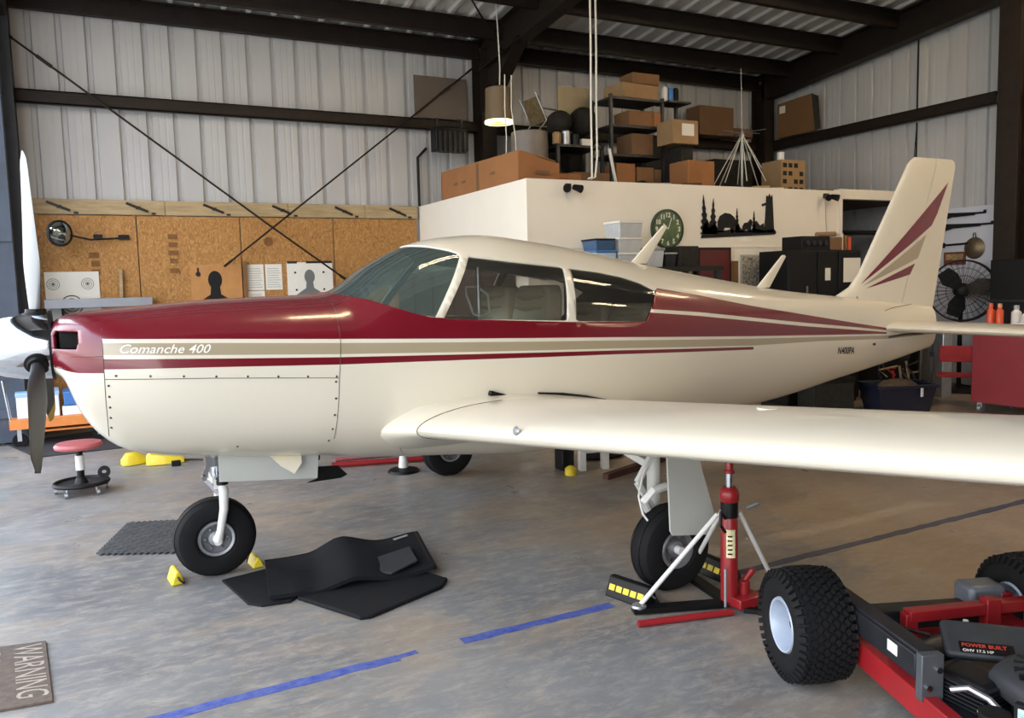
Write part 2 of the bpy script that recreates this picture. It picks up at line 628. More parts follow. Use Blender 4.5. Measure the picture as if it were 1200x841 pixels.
# wall braces: two crossed steel rods with a turnbuckle each, and their roof counterparts
def rod(pts, label, r=.013, tb=None):
    t = thing('brace_rod', label, 'brace rod', pts[0], 0)
    obj('rod', G().tube(pts, r, 6), M_frame, t, world=True)
    for e, f in ((0, 1), (-1, -2)):
        d = (V(pts[f]) - V(pts[e])).normalized()
        obj('clevis', G().bar(V(pts[e]) - d * .02, V(pts[e]) + d * .1, .04, .03), M_frame, t, world=True)
    if tb is not None:
        d = (V(pts[-1]) - V(pts[0])).normalized()
        c = V(pts[0]).lerp(V(pts[-1]), tb)
        obj('turnbuckle', G().bar(c - d * .09, c + d * .09, .035, .035), M_frame, t, world=True)
    return t
rod([(-.70, 10.78, 4.54), (2.10, 10.78, 2.42), (3.05, 10.78, 1.72)], 'dark brace rod falling from the left column toward the windshield', tb=.1)
rod([(4.99, 10.74, 4.66), (2.10, 10.74, 2.40), (1.50, 10.74, 1.93)], 'dark brace rod rising from the strand board to the middle column', tb=.12)
rod([(5.05, 9.9, 4.72), (3.6, 8.2, 5.02), (2.2, 6.6, 5.3)], 'roof brace rod under the purlins left of the middle rafter')

struct('door_1', G().bx((XL, 10.22, .03), (-.735, 10.42, 5.0)).bx((XL, 10.19, .3), (-.735, 10.22, .4)).bx((XL, 10.19, 2.2), (-.735, 10.22, 2.3)), mat('blue_grey_door_leaf', '#3d4756', .6, 0, .2, 3))
# ---------------------------------------------------------------- the aeroplane
YC = 4.8
SEC = [
(-0.20,1.476,1.215,0.245,1.345,2.2,2.2),
       (-0.17,1.502,1.193,0.310,1.335,2.3,2.3),
       (-0.10,1.522,1.009,0.400,1.320,2.4,2.3),
       (-0.02,1.533,0.884,0.455,1.300,2.5,2.3),
       (0.10,1.543,0.790,0.490,1.280,2.6,2.4),
       (0.25,1.552,0.747,0.515,1.250,2.6,2.5),
       (0.50,1.569,0.708,0.540,1.220,2.6,2.6),
       (0.85,1.579,0.669,0.565,1.180,2.5,2.7),
       (1.12,1.583,0.645,0.580,1.150,2.5,2.8),
       (1.25,1.603,0.619,0.585,1.150,2.3,2.8),
       (1.50,1.757,0.592,0.595,1.140,2.3,2.8),
       (1.75,1.871,0.568,0.605,1.140,2.3,2.8),
       (1.95,1.914,0.548,0.610,1.140,2.4,2.8),
       (2.20,1.931,0.521,0.610,1.140,2.4,2.8),
       (2.60,1.888,0.499,0.600,1.140,2.4,2.8),
       (3.00,1.823,0.504,0.575,1.140,2.4,2.7),
       (3.50,1.727,0.533,0.520,1.140,2.4,2.6),
       (4.10,1.626,0.580,0.430,1.140,2.4,2.5),
       (4.80,1.516,0.641,0.330,1.140,2.4,2.4),
       (5.50,1.441,0.740,0.235,1.140,2.4,2.3),
       (6.20,1.369,0.842,0.150,1.130,2.4,2.2),
       (6.75,1.311,0.936,0.085,1.130,2.4,2.2)]
SEC = [r for r in SEC]
def pch(x, k):
    X = [r[0] for r in SEC]
    Y = [r[k] for r in SEC]
    n = len(X)
    h = [X[i + 1] - X[i] for i in range(n - 1)]
    d = [(Y[i + 1] - Y[i]) / h[i] for i in range(n - 1)]
    def slope(i):
        if i == 0: return d[0]
        if i == n - 1: return d[-1]
        if d[i - 1] * d[i] <= 0: return 0
        a, b = 2 * h[i] + h[i - 1], h[i] + 2 * h[i - 1]
        return (a + b) / (a / d[i - 1] + b / d[i])
    i = 0
    while i < n - 2 and x > X[i + 1]: i += 1
    t = (x - X[i]) / h[i]
    return (1 + 2 * t) * (1 - t) ** 2 * Y[i] + t * (1 - t) ** 2 * h[i] * slope(i) + t * t * (3 - 2 * t) * Y[i + 1] + t * t * (t - 1) * h[i] * slope(i + 1)
def fsec(x): return [pch(x, k) for k in range(1, 7)]
def fpt(x, th, sc=None):
    zt, zb, w, zm, et, eb = sc or fsec(x)
    c, s = math.cos(th), math.sin(th)
    e = et if s >= 0 else eb
    y = w * math.copysign(abs(c) ** (2 / e), c)
    z = zm + ((zt - zm) if s >= 0 else (zm - zb)) * math.copysign(abs(s) ** (2 / e), s)
    return V((x, YC - y, z))
def yhalf(x, z):
    zt, zb, w, zm, et, eb = fsec(min(max(x, -.2), 6.75))
    u, e = ((z - zm) / (zt - zm), et) if z > zm else ((zm - z) / (zm - zb), eb)
    return 0 if u >= 1 else w * (1 - u ** e) ** (1 / e)
def skin(x, z, side=1, out=0.0):
    """point on the fuselage side (side 1 = port, nearer the camera), pushed out a little"""
    e = .004
    y = yhalf(x, z)
    n = V((-(yhalf(x + e, z) - yhalf(x - e, z)) / (2 * e), 1, -(yhalf(x, z + e) - yhalf(x, z - e)) / (2 * e)))
    n = V((n.x, -side * n.y, n.z)).normalized()
    return V((x, YC - side * y, z)) + n * out

CREAM = '#dcd5c3'
M_cream = mat('cream_aircraft_paint', CREAM, .28, 0, .02, 2, coat=.4)
M_maroon = mat('maroon_aircraft_paint', '#6d1220', .25, 0, 0, 2, coat=.5)
M_tan = mat('tan_aircraft_paint', '#a4977d', .3, coat=.4)
M_lining = mat('cabin_lining', '#8f8775', .8)
def livery():
    mt = bpy.data.materials.new('fuselage_livery_paint')
    mt.use_nodes = True
    n, l = mt.node_tree.nodes, mt.node_tree.links
    b = n['Principled BSDF']
    b.inputs['Roughness'].default_value = .24
    b.inputs['Coat Weight'].default_value = .5
    b.inputs['Coat Roughness'].default_value = .05
    t = n.new('ShaderNodeTexCoord')
    s = n.new('ShaderNodeSeparateXYZ')
    l.new(t.outputs['Object'], s.inputs[0])
    X, Z = s.outputs['X'], s.outputs['Z']
    nx = n.new('ShaderNodeMapRange')
    nx.inputs[1].default_value = -.3
    nx.inputs[2].default_value = 7.3
    l.new(X, nx.inputs[0])
    def curve(pts):
        """piecewise linear z over x"""
        f = n.new('ShaderNodeFloatCurve')
        c = f.mapping.curves[0]
        P = [((x + .3) / 7.6, z / 2.5) for x, z in pts]
        P = [(0, P[0][1])] + P + [(1, P[-1][1])]
        c.points[0].location = P[0]
        c.points[1].location = P[-1]
        for q in P[1:-1]: c.points.new(*q)
        for q in c.points: q.handle_type = 'VECTOR'
        f.mapping.update()
        l.new(nx.outputs[0], f.inputs['Value'])
        mm = n.new('ShaderNodeMath')
        mm.operation = 'MULTIPLY'
        mm.inputs[1].default_value = 2.5
        l.new(f.outputs[0], mm.inputs[0])
        return mm.outputs[0]
    def op(o, a, b_):
        q = n.new('ShaderNodeMath')
        q.operation = o
        for i, v in ((0, a), (1, b_)):
            if isinstance(v, (int, float)): q.inputs[i].default_value = v
            else: l.new(v, q.inputs[i])
        return q.outputs[0]
    gt = lambda a, b_: op('GREATER_THAN', a, b_)
    mul = lambda *a: a[0] if len(a) == 1 else op('MULTIPLY', a[0], mul(*a[1:]))
    inv = lambda a: op('SUBTRACT', 1.0, a)
    between = lambda lo, hi: mul(gt(Z, lo), gt(hi, Z))
    bt = curve([(1.20, 2.3), (1.262, 1.576), (1.36, 1.556), (1.515, 1.488), (1.675, 1.439), (1.952, 1.416), (2.285, 1.392), (2.574, 1.373), (3.17, 1.346), (3.335, 1.562), (3.745, 1.499), (4.264, 1.408), (4.843, 1.321), (5.495, 1.223), (5.965, 1.157)])
    uh = curve([(3.2, 1.428), (3.693, 1.385), (4.226, 1.325), (4.822, 1.258), (5.49, 1.189), (5.966, 1.137)])
    ul = curve([(3.2, 1.406), (3.686, 1.360), (4.222, 1.300), (4.818, 1.232), (5.486, 1.168), (5.966, 1.119)])
    p1h = curve([(.02, 1.402), (.52, 1.378), (1.164, 1.344), (1.943, 1.307), (2.904, 1.261), (4.207, 1.190), (5.029, 1.150), (5.977, 1.105)])
    p1l = curve([(.02, 1.382), (.52, 1.358), (1.16, 1.323), (1.94, 1.286), (2.9, 1.241), (4.207, 1.172), (5.03, 1.134), (5.98, 1.091)])
    tl = curve([(.02, 1.325), (.512, 1.299), (1.152, 1.265), (1.937, 1.231), (2.9, 1.191), (4.244, 1.120), (5.03, 1.102), (5.98, 1.062)])
    p2l = curve([(.02, 1.306), (.511, 1.281), (1.151, 1.249), (1.937, 1.218), (2.9, 1.178), (4.26, 1.110)])
    r2l = curve([(.02, 1.256), (.508, 1.238), (1.148, 1.210), (1.936, 1.187), (2.9, 1.153), (4.22, 1.092)])
    aft = gt(X, .02)
    fore = inv(aft)
    tail = gt(5.966, X)
    ch = curve([(-.2, 1.262), (-.10, 1.241), (.02, 1.238)])
    upper = mul(between(p1h, bt), inv(mul(between(ul, uh), gt(X, 3.22))), tail)
    low = mul(between(r2l, p2l), gt(4.235, X))
    redm = op('ADD', mul(aft, op('MAXIMUM', upper, low)), mul(fore, gt(Z, ch)))
    tanm = mul(aft, between(tl, p1l))
    def mix(f, a, c):
        x = n.new('ShaderNodeMix')
        x.data_type = 'RGBA'
        l.new(f, x.inputs['Factor'])
        for k, q in (('A', a), ('B', c)):
            if isinstance(q, tuple): x.inputs[k].default_value = (*q, 1)
            else: l.new(q, x.inputs[k])
        return x.outputs['Result']
    c = mix(tanm, lin(CREAM), lin('#a4977d'))
    c = mix(redm, c, lin('#6d1220'))
    l.new(c, b.inputs['Base Color'])
    return mt
M_livery = livery()
M_ws = glass_mat('green_tinted_perspex', (.56, .70, .66), haze=((.30, .42, .40), .13))
M_win = glass_mat('grey_tinted_perspex', (.74, .74, .70), haze=((.4, .38, .34), .05))

air = thing('airplane', 'cream and maroon single-engine low-wing airplane with a three-blade propeller, filling the hangar', 'airplane', (0, YC, 0))

# fuselage skin: lofted sections, window openings cut out, panes taken from the cut pieces
def uniq(a): return sorted(set(round(v, 4) for v in a))
xs = uniq([-.2, -.19, -.18, -.17, -.155, -.14, -.12, -.1, -.08, -.06, -.04, -.02] + [.02 + .04 * i for i in range(30)] + [1.2 + .03 * i for i in range(75)] + [3.45 + .075 * i for i in range(44)] + [6.75])
NT = 96
bm = bmesh.new()
rows = []
for x in xs:
    sc = fsec(x)
    rows.append([bm.verts.new(fpt(x, 2 * PI * j / NT, sc)) for j in range(NT)])
for i in range(len(xs) - 1):
    for j in range(NT):
        bm.faces.new((rows[i][j], rows[i][(j + 1) % NT], rows[i + 1][(j + 1) % NT], rows[i + 1][j]))
bm.faces.new(rows[0])
bm.faces.new(list(reversed(rows[-1])))
bmesh.ops.recalc_face_normals(bm, faces=bm.faces)
WS = [(1.185, 1.605), (1.255, 1.576), (1.357, 1.549), (1.515, 1.488), (1.60, 1.458), (1.700, 1.437), (1.935, 1.784), (1.93, 1.803), (1.89, 1.822), (1.80, 1.850), (1.70, 1.872), (1.185, 1.90)]
W1 = [(1.99, 1.782), (2.258, 1.746), (2.60, 1.710), (2.615, 1.70), (2.555, 1.39), (2.54, 1.382), (1.765, 1.427), (1.752, 1.435)]
W2 = [(2.67, 1.700), (2.881, 1.675), (3.06, 1.642), (3.213, 1.597), (3.325, 1.540), (3.318, 1.525), (3.19, 1.352), (3.17, 1.346), (2.64, 1.373), (2.62, 1.385)]
def inside(p, poly):
    r = False
    for (x0, z0), (x1, z1) in zip(poly, poly[1:] + poly[:1]):
        if (z0 > p[1]) != (z1 > p[1]) and p[0] < (x1 - x0) * (p[1] - z0) / (z1 - z0) + x0: r = not r
    return r
def cut(poly, axes, keep):
    """slice the faces near poly along its outline; return the faces inside"""
    a, b = axes
    lo = [min(p[k] for p in poly) - .05 for k in (0, 1)]
    hi = [max(p[k] for p in poly) + .05 for k in (0, 1)]
    def near():
        out = []
        for f in bm.faces:
            c = f.calc_center_median()
            if keep(c) and lo[0] < c[a] < hi[0] and lo[1] < c[b] < hi[1]: out.append(f)
        return out
    for p, q in zip(poly, poly[1:] + poly[:1]):
        fs = near()
        geom = fs + list({e for f in fs for e in f.edges}) + list({v for f in fs for v in f.verts})
        no = V((0, 0, 0))
        no[a], no[b] = q[1] - p[1], -(q[0] - p[0])
        co = V((0, 0, 0))
        co[a], co[b] = p
        bmesh.ops.bisect_plane(bm, geom=geom, plane_co=co, plane_no=no, dist=1e-5)
    r = []
    for f in near():
        c = f.calc_center_median()
        if inside((c[a], c[b]), poly): r.append(f)
    return r
panes = []
for poly in (WS, W1, W2):
    fs = cut(poly, (0, 2), lambda c: c.z > 1.3)
    g = [G(), G()]
    for f in fs:
        c = f.calc_center_median()
        k = 0 if poly is WS or c.y < YC else 1
        g[k].add([v.co - v.normal * .006 for v in f.verts], [tuple(range(len(f.verts)))])
    panes.append(g)
    bmesh.ops.delete(bm, geom=fs, context='FACES')
for s in (-1, 1):                                     # cooling-air intakes of the nose bowl
    y0, y1 = sorted((YC + s * .215, YC + s * .405))
    fs = cut([(y0, 1.355), (y1, 1.355), (y1, 1.445), (y0, 1.445)], (1, 2), lambda c: c.x < -.075)
    bmesh.ops.delete(bm, geom=fs, context='FACES')
me = bpy.data.meshes.new('fuselage')
for v in bm.verts: v.co -= V((0, YC, 0))
bm.to_mesh(me)
bm.free()
me.materials.append(M_livery)
me.materials.append(M_lining)
me.polygons.foreach_set('use_smooth', [True] * len(me.polygons))
me.set_sharp_from_angle(angle=R(50))
fus = bpy.data.objects.new('fuselage', me)
COL.objects.link(fus)
fus.parent = air
so = fus.modifiers.new('skin', 'SOLIDIFY')
so.thickness = .02
so.offset = -1
so.material_offset = 1
def pane(name, g, m, label=None):
    mm = G()
    idx, vs = {}, []
    for f in g.f:                                     # weld
        q = []
        for i in f:
            k = tuple(round(c, 4) for c in g.v[i])
            if k not in idx:
                idx[k] = len(vs)
                vs.append(g.v[i])
            q.append(idx[k])
        if len(set(q)) > 2: mm.f.append(tuple(dict.fromkeys(q))), mm.m.append(0)
    mm.v = vs
    return obj(name, mm, m, fus, world=True, smooth=60, label=label)
pane('windshield', panes[0][0], M_ws)
for k in (0, 1):
    pane('side_window', panes[1][k], M_win)
    pane('rear_side_window', panes[2][k], M_win)
# intake ducts
for s in (-1, 1):
    g = G()
    rr = []
    for x, k in ((-.083, 1.0), (-.03, .97), (.06, .9)):
        rr.append([(x, YC + s * (.30 + (y - .30) * k), 1.40 + (z - 1.40) * k) for y, z in ((.215, 1.352), (.393, 1.352), (.335, 1.448), (.215, 1.448))])
    g.loft(rr, cap=False)
    g.add(rr[-1], [(0, 1, 2, 3)])
    q0, q1 = sorted((YC + s * .205, YC + s * .215))
    g.bx((-.165, q0, 1.352), (-.08, q1, 1.448))
    o = obj('air_intake', g, M_black, fus, world=True)
    g = G()
    for k in range(7): g.box((.0, YC + s * (.225 + .015 * k), 1.40), (.07, .005, .08))
    obj('cylinder_fins', g, mat('engine_grey', '#4a4a4a', .5, .4), o, world=True)

# panel seams and fasteners
M_seam = mat('panel_gap', '#4b463f', .8)
M_screw = mat('fastener_steel', '#4c4a48', .4, .7)
def seam(pts, name='panel_seam', r=.0017, m=M_seam):
    for side in (1, -1):
        g = G()
        P = []
        for (x0, z0), (x1, z1) in zip(pts, pts[1:]):
            k = max(2, int(math.hypot(x1 - x0, z1 - z0) / .04))
            for i in range(k): P.append(skin(x0 + (x1 - x0) * i / k, z0 + (z1 - z0) * i / k, side, .0005))
        P.append(skin(*pts[-1], side, .0005))
        g.tube(P, r, 5)
        obj(name, g, m, fus, world=True)
seam([(1.175, 1.53), (1.165, 1.45), (1.156, 1.331), (1.14, 1.20), (1.135, 1.151), (1.122, .967), (1.112, .80)])
seam([(.025, 1.50), (.022, 1.39), (.020, 1.226), (.019, 1.098), (.022, .95), (.022, .90)])
seam([(.02, 1.208), (.25, 1.196), (.505, 1.183), (.8, 1.163), (1.13, 1.140)])
seam([(.022, 1.318), (-.12, 1.318)])
seam([(1.48, .78), (1.50, .70), (1.56, .62)])
g = G()
fx = [(.035, 1.175 - .055 * i) for i in range(5)] + [(.07 + .15 * i, 1.222 - .0105 * i * 1.0) for i in range(8)] + [(1.115, 1.12), (1.112, 1.03), (1.105, .94), (1.097, .86), (1.085, .79), (.62, .80)]
for x, z in fx:
    for side in (1, -1):
        p = skin(x, z, side, -.001)
        q = skin(x, z, side, .003)
        g.cyl(p, q, .0065, .005, 8)
obj('fasteners', g, M_screw, fus, world=True, kind='stuff')

# lettering painted on the side
def on_side(g, x0, z0, sx, sz, dzdx, m, name):
    """lay flat lettering on the port side: lower left corner x0, z0, scaled, baseline slope dzdx"""
    w = max(p[0] for p in g.v)
    h = max(p[1] for p in g.v)
    g.v = [tuple(skin(x0 + p[0] / w * sx, z0 + p[1] / h * sz + dzdx * p[0] / w * sx, 1, .0018)) for p in g.v]
    obj(name, g, m, fus, world=True, smooth=0)
on_side(text_g('Comanche 400', 1, .4, .006), .085, 1.331, .42, .042, -.05, mat('lettering_white', '#efeadd', .4), 'script_lettering')
on_side(text_g('N400PA', 1, 0, .02), 5.285, .982, .235, .058, -.065, mat('lettering_black', '#15151a', .4), 'registration_lettering')

# cockpit seen through the glass
M_dash = mat('instrument_panel_black', '#1b1c1e', .6)
M_seat = mat('beige_leather', '#d0c4ac', .55, 0, .06, 9)
M_grey_cloth = mat('grey_cloth', '#6d6a60', .85)
ck = empty_part('cockpit', air)
g = G()
g.bx((1.25, 4.42, .80), (3.4, 5.18, .83))
obj('cabin_floor', g, M_lining, ck, world=True)
g = G().prism([(1.42, 4.32, 1.40), (1.60, 4.32, 1.43), (1.62, 4.32, 1.12), (1.42, 4.32, 1.05)], (0, .96, 0))
obj('dashboard', g, M_dash, ck, world=True, bevel=.015)
g = G()
for i in range(4):
    for j in range(2): g.cyl((1.612, 4.46 + .12 * i, 1.32 - .12 * j), (1.63, 4.46 + .12 * i, 1.32 - .12 * j), .042, n=14)
obj('gauges', g, M_black, ck, world=True)
for y in (4.5, 5.1):
    g = G().tube([(1.62, y, 1.27), (1.86, y, 1.29)], .013, 8)
    yk = obj('control_column', g, M_chrome, ck, world=True)
    g = G().tube([(1.87, y - .13, 1.39), (1.86, y - .17, 1.31), (1.86, y - .10, 1.265), (1.86, y + .10, 1.265), (1.86, y + .17, 1.31), (1.87, y + .13, 1.39)], .014, 8)
    obj('control_yoke', g, M_black, yk, world=True)
g = G().tube([(2.02, 4.42, 1.44), (1.97, 4.40, 1.555), (1.99, 4.45, 1.60), (2.07, 4.46, 1.60), (2.12, 4.42, 1.55), (2.11, 4.38, 1.44), (2.06, 4.38, 1.42)], .007, 8, True)
obj('grab_frame', g, M_gwhite, ck, world=True, label='chrome tube frame behind the side window')
obj('vertical_rod', G().tube([(2.07, 4.45, 1.28), (2.07, 4.45, 1.72)], .013, 8), M_alu, ck, world=True)
def seat(x, y, w, top, name='seat'):
    s = obj(name, G().box((x - .22, y, .99), (.50, w, .16)), M_seat, ck, world=True, bevel=.05, seg=3)
    g = G()
    g.loft([[(x + .08 * t + a, y + b * (w / 2) * f, 1.02 + (top - 1.02) * t) for a, b in ((-.06, -1), (-.09, -.5), (-.09, .5), (-.06, 1), (.05, 1), (.06, 0), (.05, -1))] for t, f in ((0, 1), (.3, 1), (.7, .98), (.92, .9), (1, .7))])
    obj('backrest', g, M_seat, s, world=True, bevel=.02)
    for k in range(3):
        obj('pleat', G().ell((x + .045 - .02, y, top - .06 - .075 * k), (.075, w / 2 - .03 + .01 * k, .045), 14, 8), M_seat, s, world=True)
    return s
seat(2.46, 4.52, .48, 1.60)
seat(2.46, 5.08, .48, 1.60)
seat(3.22, 4.55, .46, 1.46, 'rear_seat')
seat(3.22, 5.05, .46, 1.46, 'rear_seat')

# propeller
HX, HZ = -.27, 1.360
M_spin = mat('polished_spinner', '#dfe2e6', .07, 1.0)
M_blade = mat('blade_front_paint', '#8d9092', .4, .3)
M_bladeb = mat('blade_back_black', '#3d3d3c', .5, .2)
M_tip = mat('blade_tip_yellow', '#c9a821', .5)
g = G().lathe([(.001, -.62), (.03, -.612), (.065, -.585), (.10, -.54), (.128, -.48), (.150, -.42), (.165, -.35), (.172, -.28), (.174, -.215)], (0, YC, HZ), 'X', 40)
spn = obj('spinner', g, M_spin, air, world=True, smooth=50)
obj('spinner_backplate', G().lathe([(.05, -.216), (.180, -.214), (.180, -.200), (.05, -.198)], (0, YC, HZ), 'X', 40), M_black, spn, world=True)
def blade(ang, tip=False):
    g = G()
    rings = []
    n = 14
    for k in range(23):
        t = k / 22
        r = .12 + (.985 - .12) * t
        ch = (.045 + .075 * min(1, t / .35)) if t < .35 else .12 - .02 * (t - .35) / .65
        ch *= math.sqrt(max(.02, 1 - max(0, (t - .9) / .1) ** 2.5))
        th = max(.009, .055 * (1 - t) ** 1.6) if t > .12 else .05
        tw = R(52 - 34 * t)
        ring = []
        for j in range(n):
            a = 2 * PI * j / n
            u, w = math.cos(a) * ch / 2, math.sin(a) * th / 2
            # radial = +Z before rotation, chord mostly along Y, thickness along X
            y, x = u * math.cos(tw) + w * math.sin(tw), -u * math.sin(tw) + w * math.cos(tw)
            ring.append((x, y, r))
        rings.append(ring)
    g.loft(rings)
    for i, f in enumerate(g.f):
        c = sum((V(g.v[q]) for q in f), V()) / len(f)
        tw = R(52 - 34 * (c.z - .12) / .865)
        side = c.y * math.sin(tw) + c.x * math.cos(tw)
        g.m[i] = 2 if (c.z > .84 and tip) else (1 if side > 0 else 0)
    g.move(Matrix.Translation((HX, YC, HZ)) @ Matrix.Rotation(ang, 4, 'X'))
    b = obj('propeller_blade', g, [M_blade, M_bladeb, M_tip], air, world=True, smooth=50)
    d = V((0, -math.sin(ang), math.cos(ang)))
    c = V((HX, YC, HZ))
    g = G().tube([c + d * .10, c + d * .168, c + d * .172, c + d * .19], [.062, .062, .05, .045], 20)
    obj('blade_collar', g, M_black, b, world=True)
    return b
for a in (0, 120, 240): blade(R(a), a == 240)

# fin, rudder, stabilator
def foil_pts(n=14, t=.09, camber=0.0, x0=0.0, x1=1.0):
    up_, lo_ = [], []
    for i in range(n + 1):
        x = x0 + (x1 - x0) * (1 - math.cos(PI * i / n)) / 2
        yt = 5 * t * (.2969 * math.sqrt(x) - .126 * x - .3516 * x * x + .2843 * x ** 3 - .1036 * x ** 4) + .0008
        yc = camber / .16 * (.8 * x - x * x) if x < .4 else camber / .36 * (.2 + .8 * x - x * x)
        up_.append((x, yc + yt))
        lo_.append((x, yc - yt))
    return list(reversed(up_)) + lo_[1:] if x0 == 0 else list(reversed(up_)) + lo_
def fin_x(z):                                        # leading and trailing edge of the tail at height z
    le = 5.82 + (z - 1.62) * .638 if z > 1.62 else (5.71 + (z - 1.51) if z > 1.51 else 5.71 + (z - 1.51) * 2.2)
    if z > 2.56: le += (z - 2.56) ** 2 * 10
    te = 6.78 + (z - 1.16) * .216
    if z > 2.57: te -= (z - 2.57) ** 2 * 14
    return le, te
hinge = lambda z: 6.27 + (z - 1.2) * .372
def fin_ring(z, a, b):
    le, te = fin_x(z)
    x0, x1 = (a(z) - le) / (te - le), (b(z) - le) / (te - le)
    x0, x1 = max(0, x0), min(1, x1)
    th = .085 if z < 2.55 else .085 - (z - 2.55) * .35
    return [(le + (te - le) * u, YC + v * (te - le) * (1 if z < 2.6 else .6), z) for u, v in foil_pts(14, th, 0, x0, x1)]
zs_f = [1.28, 1.36, 1.443, 1.48, 1.51, 1.56, 1.62, 1.75, 1.95, 2.15, 2.35, 2.5, 2.57, 2.605, 2.625, 2.632]
g = G().loft([fin_ring(z, lambda z: fin_x(z)[0], hinge) for z in zs_f])
fin = obj('vertical_fin', g, M_cream, air, world=True, smooth=45)
zs_r = [1.16, 1.25, 1.4, 1.6, 1.8, 2.0, 2.2, 2.4, 2.5, 2.57, 2.605, 2.625, 2.632]
g = G().loft([fin_ring(z, lambda z: hinge(z) + .008, lambda z: fin_x(z)[1]) for z in zs_r])
rud = obj('rudder', g, M_cream, air, world=True, smooth=45)
def fin_flash(poly, m, name):
    """painted flash: a film on both faces of the fin and rudder, split at the hinge"""
    for par, sgn in ((fin, 0), (rud, 1)):
        b2 = bmesh.new()
        f = b2.faces.new([b2.verts.new((x, 0, z)) for x, z in poly])
        bmesh.ops.triangulate(b2, faces=[f])
        bmesh.ops.subdivide_edges(b2, edges=b2.edges, cuts=5, use_grid_fill=True)
        bmesh.ops.bisect_plane(b2, geom=b2.faces[:] + b2.edges[:] + b2.verts[:], plane_co=(6.27 + .004, 0, 1.2), plane_no=V((1, 0, -.372)) * (1 if not sgn else -1), clear_outer=True)
        g = G()
        for side in (-1, 1):
            vs = []
            for v in b2.verts:
                x, z = v.co.x, v.co.z
                le, te = fin_x(z)
                u = min(.999, max(0.001, (x - le) / (te - le)))
                yt = 5 * .085 * (.2969 * math.sqrt(u) - .126 * u - .3516 * u * u + .2843 * u ** 3 - .1036 * u ** 4) + .0008
                vs.append((x, YC + side * (yt * (te - le) + .0015), z))
            if b2.faces: g.add(vs, [tuple(v.index for v in f.verts) for f in b2.faces])
        b2.verts.index_update()
        g.f = []
        g.m = []
        nv = len(b2.verts)
        for side in (0, 1):
            for f in b2.faces:
                g.f.append(tuple(v.index + side * nv for v in f.verts))
                g.m.append(0)
        if g.f: obj(name, g, m, par, world=True)
        b2.free()
fin_flash([(5.81, 1.530), (6.40, 1.847), (6.74, 2.035), (6.82, 2.14), (6.98, 2.43), (6.60, 2.138), (6.20, 1.83)], M_maroon, 'maroon_flash')
fin_flash([(5.83, 1.515), (6.40, 1.698), (6.55, 1.745), (6.59, 1.83), (6.665, 1.955), (6.25, 1.735)], M_tan, 'tan_flash')
fin_flash([(5.86, 1.492), (6.44, 1.602), (6.51, 1.70), (6.20, 1.604)], M_maroon, 'maroon_flash')
obj('tail_beacon', G().ell((5.75, YC - .045, 1.415), (.022, .012, .022), 12, 8), M_alu, fin, world=True)
def stab(side):
    rings = []
    for t, c, th in ((0, .90, .105), (.15, .90, .10), (.9, .86, .09), (.97, .80, .08), (1, .68, .04)):
        y = YC - side * (.10 + 1.86 * t)
        x0 = 5.95 + .05 * t + (.9 - c) * .3
        rings.append([(x0 + c * u, y, 1.155 + c * v) for u, v in foil_pts(14, th)])
    s = obj('stabilator', G().loft(rings), M_cream, air, world=True, smooth=45)
    g = G()
    y0, y1 = YC - side * .25, YC - side * 1.75
    g.loft([[(6.88 + a, y, 1.155 + b) for a, b in ((-.03, .007), (.05, .003), (.05, -.003), (-.03, -.007))] for y in (y0, y1)])
    obj('trim_tab', g, M_cream, s, world=True)
stab(1)
stab(-1)

